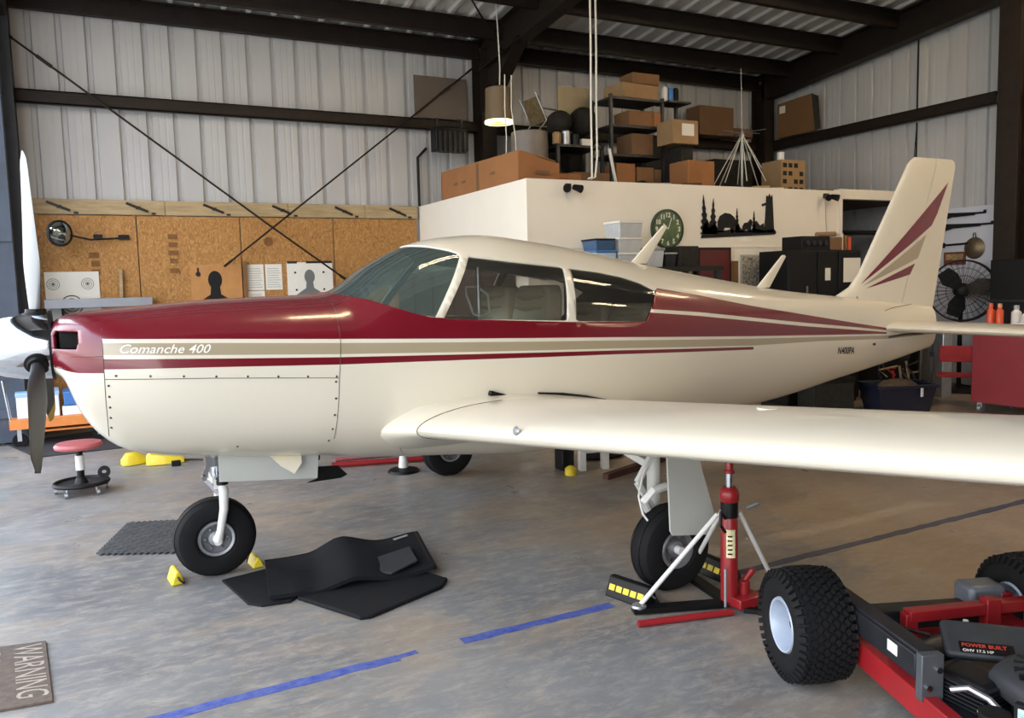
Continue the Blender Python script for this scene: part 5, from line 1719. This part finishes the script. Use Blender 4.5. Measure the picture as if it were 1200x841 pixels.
for k in range(3):
    x = 5.42 + .14 * k
    m = [M_kraft, M_alu, M_black, M_wplast, M_steel_d][k]
    tag(obj('paint_can', G().lathe([(.001, 0), (.055, 0), (.058, .13 + .03 * (k % 2)), (.04, .15 + .03 * (k % 2)), (.001, .15 + .03 * (k % 2))], (x, 9.12, 3.381)), m), ['tan', 'silver', 'black', 'white', 'dark grey'][k] + ' can on the lower rack shelf behind the hanging cords', 'can')
for k, (x, z, r_) in enumerate(((5.60, 3.70, .16), (5.97, 3.74, .19), (6.03, 3.47, .08))):
    tag(obj('duffel_bag', G().ell((x, 9.35, z), (r_, .2, r_ * 1.0), 16, 10), mat('dark_bag_cloth', '#221f1c', .85, 0, .3, 8)), ['black bag on the lower rack, left', 'larger black bag on the lower rack, right', 'small black bag at the right end of the lower rack'][k], 'bag')
tag(obj('white_case', G().box((5.88, 9.16, 3.426), (.16, .1, .09)), M_wplast, bevel=.006), 'small white case with a dark lens on the lower rack shelf', 'case')
tag(obj('metal_sheet', G().box((5.95, 9.55, 4.03), (.5, .03, .4)), mat('tan_sheet', '#8b8068', .5, .2, .1, 3)), 'pale metal sheet standing behind the hanging cords', 'sheet')
tag(obj('white_pipe', G().cyl((6.08, 8.9, 3.32), (6.17, 8.85, 2.76), .022, n=10), M_wplast), 'white pipe leaning in front of the rack', 'pipe')
0 and tag(obj('grey_board', G().box((5.72, 8.7, 3.20), (.62, .12, .03), (0, R(-14), 0)), M_alu), 'grey board sloping up from the cardboard box to the rack', 'board')
cbox(5.5, OZ, 6.05, 3.0, 8.85, M_card2, 'dull cardboard box on the loft floor under the lower rack', .4)
cbox(5.05, OZ, 5.42, 2.93, 8.55, M_card3, 'orange cardboard box on the loft right of the long open box', .4)
cbox(8.95, 3.955, 9.68, 4.42, 10.5, M_card2, 'large dull cardboard box standing on the back girt', .35)
cbox(8.62, 3.955, 8.93, 4.14, 10.5, M_junk, 'dark carton on the back girt left of the large box', .3)
cbox(9.70, 3.955, 10.1, 4.10, 10.5, M_card2, 'low cardboard carton on the back girt near the corner', .3)
cbox(6.88, OZ, 7.32, 3.13, 8.3, M_card3, 'reddish cardboard box on the loft right of the rack', .38)
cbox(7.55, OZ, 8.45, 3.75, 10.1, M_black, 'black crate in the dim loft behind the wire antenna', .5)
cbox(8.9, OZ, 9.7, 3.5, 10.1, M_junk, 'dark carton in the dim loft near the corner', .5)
t = cbox(8.56, OZ, 9.02, 3.22, 8.35, M_kraft, 'patterned pale box at the right end of the loft', .38)
g = G()
for i in range(4):
    for j in range(4):
        if (i * 3 + j * 5) % 4: g.bx((-.20 + .105 * i, -.193, .05 + .11 * j), (-.13 + .105 * i, -.19, .11 + .11 * j))
obj('printed_pattern', g, M_junk, t, kind='stuff')
tag(obj('tin', G().lathe([(.001, 0), (.05, 0), (.05, .12), (.001, .12)], (8.70, 8.5, 3.223)), M_wplast), 'white tin on the patterned pale box', 'tin')
t = thing('cardboard_sheet', 'big cardboard panel leaning on the right wall girt in the corner', 'cardboard', (10.62, 10.06, 3.97))
obj('panel', G().prism([(0, -.42, 0), (0, .40, 0), (0, .40, .57), (0, -.34, .60)], (.05, 0, 0)), M_card, t)
obj('torn_edge', G().prism([(.0, -.42, .0), (.0, -.34, .60), (.06, -.42, .55), (.06, -.47, .02)], (.012, 0, 0)), M_junk, t)
obj('paper_label', G().bx((-.003, .22, .40), (-.001, .35, .52)), M_paper, t)
# discone antenna
t = thing('wire_antenna', 'silver wire cone antenna with a tall whip standing on the loft', 'antenna', (8.45, 9.0, OZ))
obj('mast', G().cyl((0, 0, 0), (0, 0, .92), .018, n=10), M_alu, t)
obj('whip', G().cyl((0, 0, .92), (-.02, 0, 1.85), .006, n=6), M_alu, t)
obj('hub', G().lathe([(.001, .86), (.035, .86), (.04, .92), (.02, .96), (.001, .96)], n=14), M_alu, t)
for k in range(8):
    a = 2 * PI * k / 8 + .2
    obj('cone_rod', G().cyl((.03 * math.cos(a), .03 * math.sin(a), .88), (.40 * math.cos(a), .40 * math.sin(a), .22), .0075, n=6), M_wplast, t)
for k in range(6):
    a = 2 * PI * k / 6
    obj('disc_rod', G().cyl((0, 0, .95), (.34 * math.cos(a), .34 * math.sin(a), .96), .005, n=6), M_alu, t)
# clutter on the rest of the loft edge
rnd = random.Random(3)
lbl = ['coil of black cable', 'flat grey board', 'rusty tool', 'dark rag', 'brown plank end', 'short white pipe', 'grey strap', 'dark pouch', 'black bracket']
for k, x in enumerate((5.85, 6.3, 6.7, 7.45, 7.85, 8.2, 9.3, 9.75, 10.2)):
    m = [M_black, M_alu, mat('rust', '#5d3a26', .8, 0, .3, 12), M_mat, M_lumber, M_wplast, M_steel_d, M_junk, M_black][k]
    c = (x, 7.98 + .1 * (k % 2), OZ + .03)
    g = G()
    if k in (0, 6): g.tube([(c[0] + .12 * math.cos(a), c[1] + .1 * math.sin(a), c[2] - .008 + .015 * math.sin(3 * a)) for a in [2 * PI * i / 18 for i in range(18)]], .015, 6, True)
    elif k in (3, 7): g.ell((c[0], c[1], c[2]), (.13, .09, .05), 12, 6)
    else: g.bar((c[0] - .16, c[1], c[2]), (c[0] + .16, c[1] + .06, c[2] + .02), .05, .04)
    tag(obj('loft_clutter', g, m), lbl[k] + ' lying on the front edge of the loft', 'clutter')
tag(obj('plywood_offcut', G().box((9.9, 8.6, OZ + .05), (1.5, .9, .06)), mat('pale_ply', '#7e705c', .8, 0, .15, 4)), 'wide plywood offcut lying on the loft above the alcove', 'plywood')
for x, lb in ((4.72, 'left'), (8.72, 'right')):
    t = thing('security_light', 'small black twin floodlight at the upper %s corner of the office front' % lb, 'floodlight', (x, OY - .03, 2.66))
    obj('mount', G().box((0, .01, 0), (.06, .04, .06)), M_black, t)
    for s in (-1, 1): obj('lamp_head', G().cyl((s * .05, -.03, -.01), (s * .09, -.12, -.04), .03, .045, n=12), M_black, t)
    obj('wire', G().tube([(0, .02, -.03), (.02, .025, -.3), (.05, .025, -.62)] if x > 8 else [(0, .02, -.03), (-.02, .025, -.08)], .004, 5), M_pale, t)

# ---------------------------------------------------------------- office front
def on_wall(name, label, cat, x, z, y=OY): return thing(name, label, cat, (x, y - .001, z))
t = on_wall('wall_clock', 'round green camouflage wall clock on the white office wall', 'clock', 6.085, 2.205)
M_camo = mat('green_camouflage', '#2f4a30', .6, 0, 0, 9, col2='#66794f')
obj('dial', G().lathe([(.001, -.03), (.215, -.03), (.215, .0), (.001, 0)], n=40, axis='Y'), M_camo, t)
obj('rim', G().lathe([(.21, -.04), (.232, -.036), (.235, 0), (.21, 0)], n=40, axis='Y'), mat('clock_rim', '#26382a', .5), t)
for k in range(12):
    a = R(90 - 30 * (k + 1))
    tg = text_g(str(k + 1), .075, 0, .003)
    w = max(p[0] for p in tg.v)
    tg.v = [(p[0] - w / 2 + .165 * math.cos(a), -.0315, p[1] - .026 + .165 * math.sin(a)) for p in tg.v]
    obj('numeral', tg, M_wplast, t, smooth=0)
obj('hour_hand', G().bar((0, -.034, 0), (-.07, -.034, .06), .012, .003, (0, 1, 0)), M_wplast, t)
obj('minute_hand', G().bar((0, -.037, 0), (.05, -.037, .13), .009, .003, (0, 1, 0)), M_wplast, t)
# cut-steel wildlife scene: pines, bear, cub, trunk
t = on_wall('metal_wall_art', 'black cut-metal wall art of bears among pine trees', 'wall art', 7.2, 2.12, OY - .012)
def cutout(name, P): obj(name, G().prism([(x, 0, z) for x, z in P], (0, .008, 0)), M_ink, t)
cutout('ground_strip', [(-.60, -.02), (.62, .03), (.64, .06), (.60, .10), (.45, .075), (.3, .10), (.1, .07), (-.1, .09), (-.3, .07), (-.5, .10), (-.56, .06)])
def pine(x, z0, h, w, lean=0):
    P = []
    n = 6
    for k in range(n):
        f = k / n
        P += [(x + w * (1 - f) + lean * f, z0 + h * f), (x + w * (1 - f) * .45 + lean * f, z0 + h * (f + .07))]
    P.append((x + lean, z0 + h))
    for k in reversed(range(n)):
        f = k / n
        P += [(x - w * (1 - f) * .45 + lean * f, z0 + h * (f + .07)), (x - w * (1 - f) + lean * f, z0 + h * f)]
    cutout('pine_tree', P)
pine(-.53, .03, .47, .085, -.03)
pine(-.41, .03, .43, .085, .01)
pine(-.02, .05, .30, .05)
pine(.26, .05, .27, .045)
cutout('rock_bank', [(-.58, .05), (-.56, .14), (-.50, .19), (-.44, .13), (-.38, .17), (-.33, .09), (-.30, .05)])
cutout('shrub_bank', [(-.06, .05), (-.04, .13), (.0, .16), (.03, .11), (.06, .09), (.08, .05)])
cutout('shrub_bank', [(.22, .05), (.25, .15), (.30, .20), (.36, .14), (.42, .17), (.46, .05)])
cutout('tree_trunk', [(.44, .06), (.47, .52), (.50, .50), (.52, .54), (.545, .50), (.57, .53), (.60, .10), (.58, .05)])
cutout('tree_branch', [(.40, .38), (.47, .40), (.47, .43), (.39, .41)])
cutout('bear', [(-.33, .05), (-.335, .18), (-.30, .25), (-.22, .29), (-.13, .28), (-.07, .24), (-.035, .19), (-.03, .14), (-.06, .12), (-.08, .05), (-.13, .05), (-.13, .11), (-.23, .11), (-.25, .05)])
cutout('bear_cub', [(.06, .05), (.07, .13), (.10, .17), (.16, .18), (.20, .22), (.225, .20), (.23, .16), (.21, .13), (.21, .05), (.17, .05), (.16, .09), (.11, .09), (.10, .05)])
t = on_wall('framed_picture', 'small framed picture of a pale portrait on the office wall', 'picture', 6.31, 1.80)
obj('frame', G().bx((-.17, -.02, -.2), (.17, 0, .17)), M_black, t)
obj('mat_board', G().bx((-.155, -.0215, -.19), (.0, -.02, .155)), mat('warm_card', '#c9b393', .7), t)
obj('print', G().bx((.005, -.0215, -.14), (.145, -.02, .13)), mat('grey_print', '#8e8a84', .6, 0, .5, 16), t)
t = on_wall('plaque_cabinet', 'dark red wooden display cabinet hung on the office wall', 'cabinet', 6.75, 1.75)
obj('frame', G().bx((-.27, -.08, -.35), (.27, 0, .235)), mat('black_wood', '#1c1413', .4), t, bevel=.006)
obj('door', G().bx((-.235, -.088, -.33), (.235, -.08, .205)), mat('maroon_wood', '#571c1c', .35, 0, .15, 6, stretch=(.5, 1, 8)), t)
tag(obj('kraft_card', G().bx((7.06, OY - .01, 1.45), (7.2, OY, 1.82)), M_card2), 'brown card on the office wall right of the red cabinet', 'card')
t = on_wall('framed_picture', 'framed black and white group photograph on the office wall', 'picture', 7.50, 1.68)
obj('frame', G().bx((-.26, -.02, -.25), (.26, 0, .215)), M_pale, t)
obj('print', G().bx((-.24, -.022, -.23), (.24, -.02, .195)), mat('speckled_photograph', '#2a2926', .6, 0, 0, 34, col2='#c2bba9'), t)
t = on_wall('framed_picture', 'narrow pale framed picture beside the black locker', 'picture', 7.86, 1.70)
obj('frame', G().bx((-.07, -.02, -.30), (.07, 0, .22)), M_paper, t)
# plastic bins on a bench behind the cabin
t = thing('workbench', 'dark workbench behind the cabin roof under the plastic bins', 'bench', (5.35, 7.38, 0))
obj('top', G().bx((-.75, -.33, 1.70), (1.0, .33, 1.75)), M_junk, t)
for sx in (-.7, .95):
    for sy in (-.28, .28): obj('leg', G().bx((sx - .03, sy - .03, 0), (sx + .03, sy + .03, 1.70)), M_steel_d, t)
M_clear = mat('frosted_plastic', '#b3b7ba', .3, 0, .1, 8)
def bin_(x, y, z, w, d, h, m, ml, label):
    t = thing('plastic_bin', label, 'bin', (x, y, z))
    obj('bin_body', G().loft([[(sx * (w / 2 - e), sy * (d / 2 - e), q) for sx, sy in ((-1, -1), (1, -1), (1, 1), (-1, 1))] for q, e in ((0, .015), (h * .86, 0))]), m, t, smooth=0, bevel=.006)
    obj('bin_lid', G().bx((-w / 2 - .008, -d / 2 - .008, h * .86), (w / 2 + .008, d / 2 + .008, h)), ml, t, bevel=.005)
bin_(4.86, 7.35, 1.751, .26, .3, .19, mat('pale_blue_plastic', '#a9bfd6', .35), mat('blue_lid', '#3e6ea6', .4), 'pale blue plastic bin with a blue lid, leftmost on the bench')
bin_(4.86, 7.35, 1.942, .24, .28, .12, mat('bin_navy', '#38567a', .4), M_black, 'dark blue bin on top of the pale blue bin')
bin_(5.18, 7.35, 1.751, .30, .3, .16, M_clear, M_wplast, 'frosted plastic bin at the bottom of the tall stack')
bin_(5.18, 7.35, 1.912, .30, .3, .16, M_clear, M_wplast, 'frosted plastic bin in the middle of the tall stack')
bin_(5.19, 7.35, 2.073, .30, .3, .18, M_clear, M_wplast, 'frosted plastic bin on top of the tall stack')
bin_(5.52, 7.35, 1.751, .22, .3, .21, M_clear, M_alu, 'frosted plastic bin right of the tall stack')
bin_(5.74, 7.35, 1.751, .16, .26, .16, M_steel_d, M_alu, 'small dark bin at the right of the bins')
tag(obj('speaker_box', G().bx((5.85, 7.2, 1.751), (6.12, 7.55, 1.98)), M_junk, bevel=.01), 'dark box on the bench under the green clock', 'box')
# black lockers and things on them
t = thing('black_locker', 'tall black double locker in front of the office wall', 'locker', (7.90, 7.32, 0))
obj('body', G().bx((-.52, -.24, .05), (.72, .24, 1.92)), M_black, t, bevel=.006)
obj('door', G().bx((-.51, -.255, .08), (-.06, -.24, 1.90)), M_black, t, bevel=.004)
obj('door', G().bx((-.04, -.255, .08), (.30, -.24, 1.90)), M_black, t, bevel=.004)
obj('door', G().bx((.32, -.255, .08), (.71, -.24, 1.90)), M_black, t, bevel=.004)
obj('plinth', G().bx((-.5, -.22, 0), (.7, .22, .05)), M_steel_d, t)
obj('sticker', G().bx((.08, -.258, 1.55), (.17, -.2555, 1.70)), M_paper, t)
obj('notice', G().bx((.40, -.258, 1.52), (.70, -.2555, 1.82)), M_paper, t)
crate('tool_case', 'brown wooden case on top of the black locker', (8.22, 7.26, 1.92), (.22, .3, .16), M_card2)
t = thing('radio_unit', 'black stereo unit with knobs on top of the black locker', 'radio', (7.86, 7.26, 1.92))
obj('case', G().bx((-.24, -.16, 0), (.24, .16, .17)), M_black, t, bevel=.006)
for k in range(4): obj('knob', G().lathe([(.001, -.185), (.03, -.185), (.034, -.16), (.001, -.16)], (-.15 + .1 * k, 0, .085), 'Y', 14), M_steel_d, t)
tag(obj('paper_roll', G().cyl((7.98, 7.2, 2.115), (8.32, 7.22, 2.125), .03, n=14), M_kraft), 'pale paper roll lying across the radio and the wooden case', 'roll')
for k, (x, m) in enumerate(((8.40, M_wplast), (8.47, M_card), (8.54, M_bottle))):
    tag(obj('book', G().bx((x, 7.2, 1.921), (x + .05, 7.45, 2.13 - .02 * k)), m), ['white', 'brown', 'orange'][k] + ' binder standing on the black locker by the fin', 'binder')
t = thing('wall_spotlight', 'small round lamp on the dark back of the alcove', 'lamp', (9.75, 9.58, 2.50))
obj('base', G().lathe([(.001, -.02), (.08, -.02), (.08, 0)], n=18, axis='Y'), M_black, t)
obj('bulb', G().ell((0, -.05, 0), (.045, .045, .045), 14, 8), mat('bulb_white', '#f2f2ea', .4, emit=((1, .95, .85), 8.0)), t)

# ---------------------------------------------------------------- right wall
t = thing('white_board', 'white panel fixed to the right wall behind the tail', 'panel', (XR - .012, 7.3, 0))
obj('sheet', G().bx((-.01, -.72, .9), (0, .72, 2.50)), mat('cool_white_panel', '#cfd1da', .5), t)
def wallthing(name, label, cat, y, z): return thing(name, label, cat, (XR - .03, y, z))
def rifle(y, z, L, label, s=1):
    t = wallthing('long_tool', label, 'tool', y, z)
    obj('barrel', G().cyl((-.02, -L * .5, .005), (-.02, L * .25, .005), .013, n=8), M_ink, t)
    obj('stock', G().prism([(-.03, L * .12, .03), (-.03, L * .5, .045), (-.03, L * .5, -.06), (-.03, L * .30, -.025), (-.03, -L * .25, -.02), (-.03, -L * .25, .02)], (.03, 0, 0)), M_ink, t)
    obj('tip', G().box((-.02, -L * .49, .02), (.02, .03, .04)), M_ink, t)
rifle(7.18, 2.40, .62, 'upper dark long-barrelled tool hung on the white panel')
rifle(7.12, 2.245, .72, 'second dark long-barrelled tool hung below the first')
t = wallthing('long_tool', 'short dark tool hung left of the round pan', 'tool', 7.30, 2.0)
obj('bar', G().cyl((-.02, -.22, 0), (-.02, .2, -.01), .014, n=8), M_ink, t)
obj('head', G().box((-.02, .18, -.01), (.03, .06, .07)), M_ink, t)
t = wallthing('wall_pan', 'round brown pan hanging on the white panel', 'pan', 7.02, 1.93)
obj('bowl', G().lathe([(.001, -.045), (.09, -.04), (.14, -.005), (.15, 0), (.14, .004), (.001, .004)], n=28, axis='X'), mat('bronze_pan', '#75664f', .45, .6, .15, 8), t)
obj('loop', G().tube([(-.01, -.02, .15), (-.01, -.012, .21), (-.01, .012, .21), (-.01, .02, .15)], .006, 6), M_steel_d, t)
t = wallthing('small_sign', 'small dark red and brown sign under the tools on the white panel', 'sign', 7.30, 1.80)
obj('plate', G().bx((-.015, -.16, -.09), (0, .16, .09)), mat('maroon_sign', '#6b3a33', .6, 0, .3, 14), t)
obj('picture_band', G().bx((-.017, -.13, -.02), (-.015, .13, .06)), mat('sign_print', '#a58a5c', .6, 0, .5, 20), t)
# big fan
t = thing('pedestal_fan', 'large black pedestal fan with a wire guard by the right column', 'fan', (10.25, 6.80, 0))
fm = Matrix.Translation((0, 0, 1.36)) @ Matrix.Rotation(R(-52), 4, 'Z') @ Matrix.Rotation(R(90), 4, 'X')     # axis points to the camera side
cage = G()
for z, r_ in ((.10, .40), (-.10, .40)): cage.tube([(r_ * math.cos(a), r_ * math.sin(a), z) for a in [2 * PI * i / 40 for i in range(40)]], .010, 6, True)
for r_ in (.10, .2, .3): cage.tube([(r_ * math.cos(a), r_ * math.sin(a), .13 - .03 * r_ / .3) for a in [2 * PI * i / 36 for i in range(36)]], .004, 5, True)
cage.move(fm)
obj('guard_rings', cage, M_black, t)
g = G()
for k in range(32):
    a = 2 * PI * k / 32
    g.tube([(.05 * math.cos(a), .05 * math.sin(a), .14), (.25 * math.cos(a), .25 * math.sin(a), .135), (.40 * math.cos(a), .40 * math.sin(a), .10)], .0028, 4)
    g.tube([(.40 * math.cos(a), .40 * math.sin(a), .10), (.40 * math.cos(a), .40 * math.sin(a), -.10), (.06 * math.cos(a), .06 * math.sin(a), -.15)], .0028, 4)
g.move(fm)
obj('guard_wires', g, M_black, t, kind='stuff')
for k in range(3):
    g = G()
    a = R(15 + 120 * k)
    q = [(.06, -.06, .03), (.20, -.12, .05), (.34, -.10, .05), (.36, .06, -.04), (.22, .11, -.05), (.07, .05, -.03)]
    g.prism([(x, y, z) for x, y, z in q], (0, 0, .006))
    g.move(fm @ Matrix.Rotation(a, 4, 'Z'))
    obj('fan_blade', g, mat('fan_blade_grey', '#2c2e31', .4, .3), t)
g = G().lathe([(.001, .09), (.06, .08), (.07, .03), (.07, -.05), (.10, -.10), (.10, -.28), (.001, -.30)], n=20)
g.move(fm)
obj('motor', g, M_black, t)
obj('pole', G().cyl((.12, .1, .05), (.12, .1, 1.34), .028, n=12), M_black, t)
obj('base', G().lathe([(.001, 0), (.32, 0), (.32, .02), (.06, .06), (.001, .06)], (.12, .1, 0), n=28), M_black, t)
t = thing('dark_shelving', 'dark cabinet standing against the right column behind the fan', 'cabinet', (10.35, 6.22, 0))
obj('body', G().bx((-.2, -.35, .0), (.15, .15, 1.75)), M_black, t, bevel=.01)
obj('shelf_edge', G().bx((-.23, -.36, 1.22), (-.2, .15, 1.25)), M_steel_d, t)
obj('alcove_ledge', G().bx((9.04, 7.95, 1.5), (XR - .03, 8.5, 1.53)), M_junk, wf, world=False)
crate('dark_crate', 'black crate under the tail against the alcove', (9.9, 7.75, 0), (.9, .5, .9), M_junk, R(-8), M_black)
crate('dark_crate', 'black box behind the rudder below the fan', (9.72, 7.25, 0), (.22, .22, 1.25), M_black, R(-8))
obj('hanging_wire', G().tube([(XR - .02, 7.95, 3.78), (XR - .03, 7.98, 3.2), (XR - .02, 8.1, 2.6)], .006, 5), M_ink, wr, world=True)
obj('vertical_conduit', G().cyl((XR - .02, 7.95, 3.96), (XR - .02, 7.95, 4.98), .012, n=8), M_ink, wr, world=True)
obj('vertical_conduit', G().cyl((XR - .02, 7.95, 2.5), (XR - .02, 7.95, 3.79), .010, n=8), M_ink, wr, world=True)

# ---------------------------------------------------------------- lamps under the roof (out of the frame)
M_tube = mat('fluorescent_tube', '#fff1d8', .5, emit=((1, .76, .48), 90.0))
def strip_lamp(x, y, L, label, tube=None):
    z = roofz(y) - .42
    t = thing('strip_light', label, 'strip light', (x, y, z), 0, 'roof strip lights')
    obj('housing', G().bx((-L / 2, -.17, .03), (L / 2, .17, .09)), M_wplast, t, bevel=.006)
    for s in (-1, 1): obj('tube', G().cyl((-L / 2 + .05, s * .12, .0), (L / 2 - .05, s * .12, .0), .022, n=10), M_tube, t)
    for s in (-1, 1): obj('hanger', G().cyl((s * L * .4, 0, .09), (s * L * .4, 0, .26), .006, n=6), M_steel_d, t)
for x, y, lb in ((2.3, 4.9, 'over the cabin'), (6.6, 2.6, 'over the wing'), (9.2, 2.6, 'along the right wall'), (9.2, -1.0, 'near the right wall'), (9.6, 4.6, 'over the tail')):
    strip_lamp(x, y, 1.3, 'twin-tube strip light hung under the roof ' + lb)

# dark cabinet against the office side wall, seen only through the cabin windows
t = thing('wooden_cabinet', 'dark brown cabinet against the white office side wall, seen through the cabin windows', 'cabinet', (3.95, 9.3, 0))
obj('body', G().bx((-.22, -1.28, .04), (.24, 1.28, 1.93)), mat('dark_brown_wood', '#3a2e27', .6, 0, .2, 5), t, bevel=.008)
for k in range(4): obj('door', G().bx((-.24, -1.26 + .64 * k, .08), (-.22, -.66 + .64 * k, 1.9)), MATS['dark_brown_wood'], t, bevel=.004)
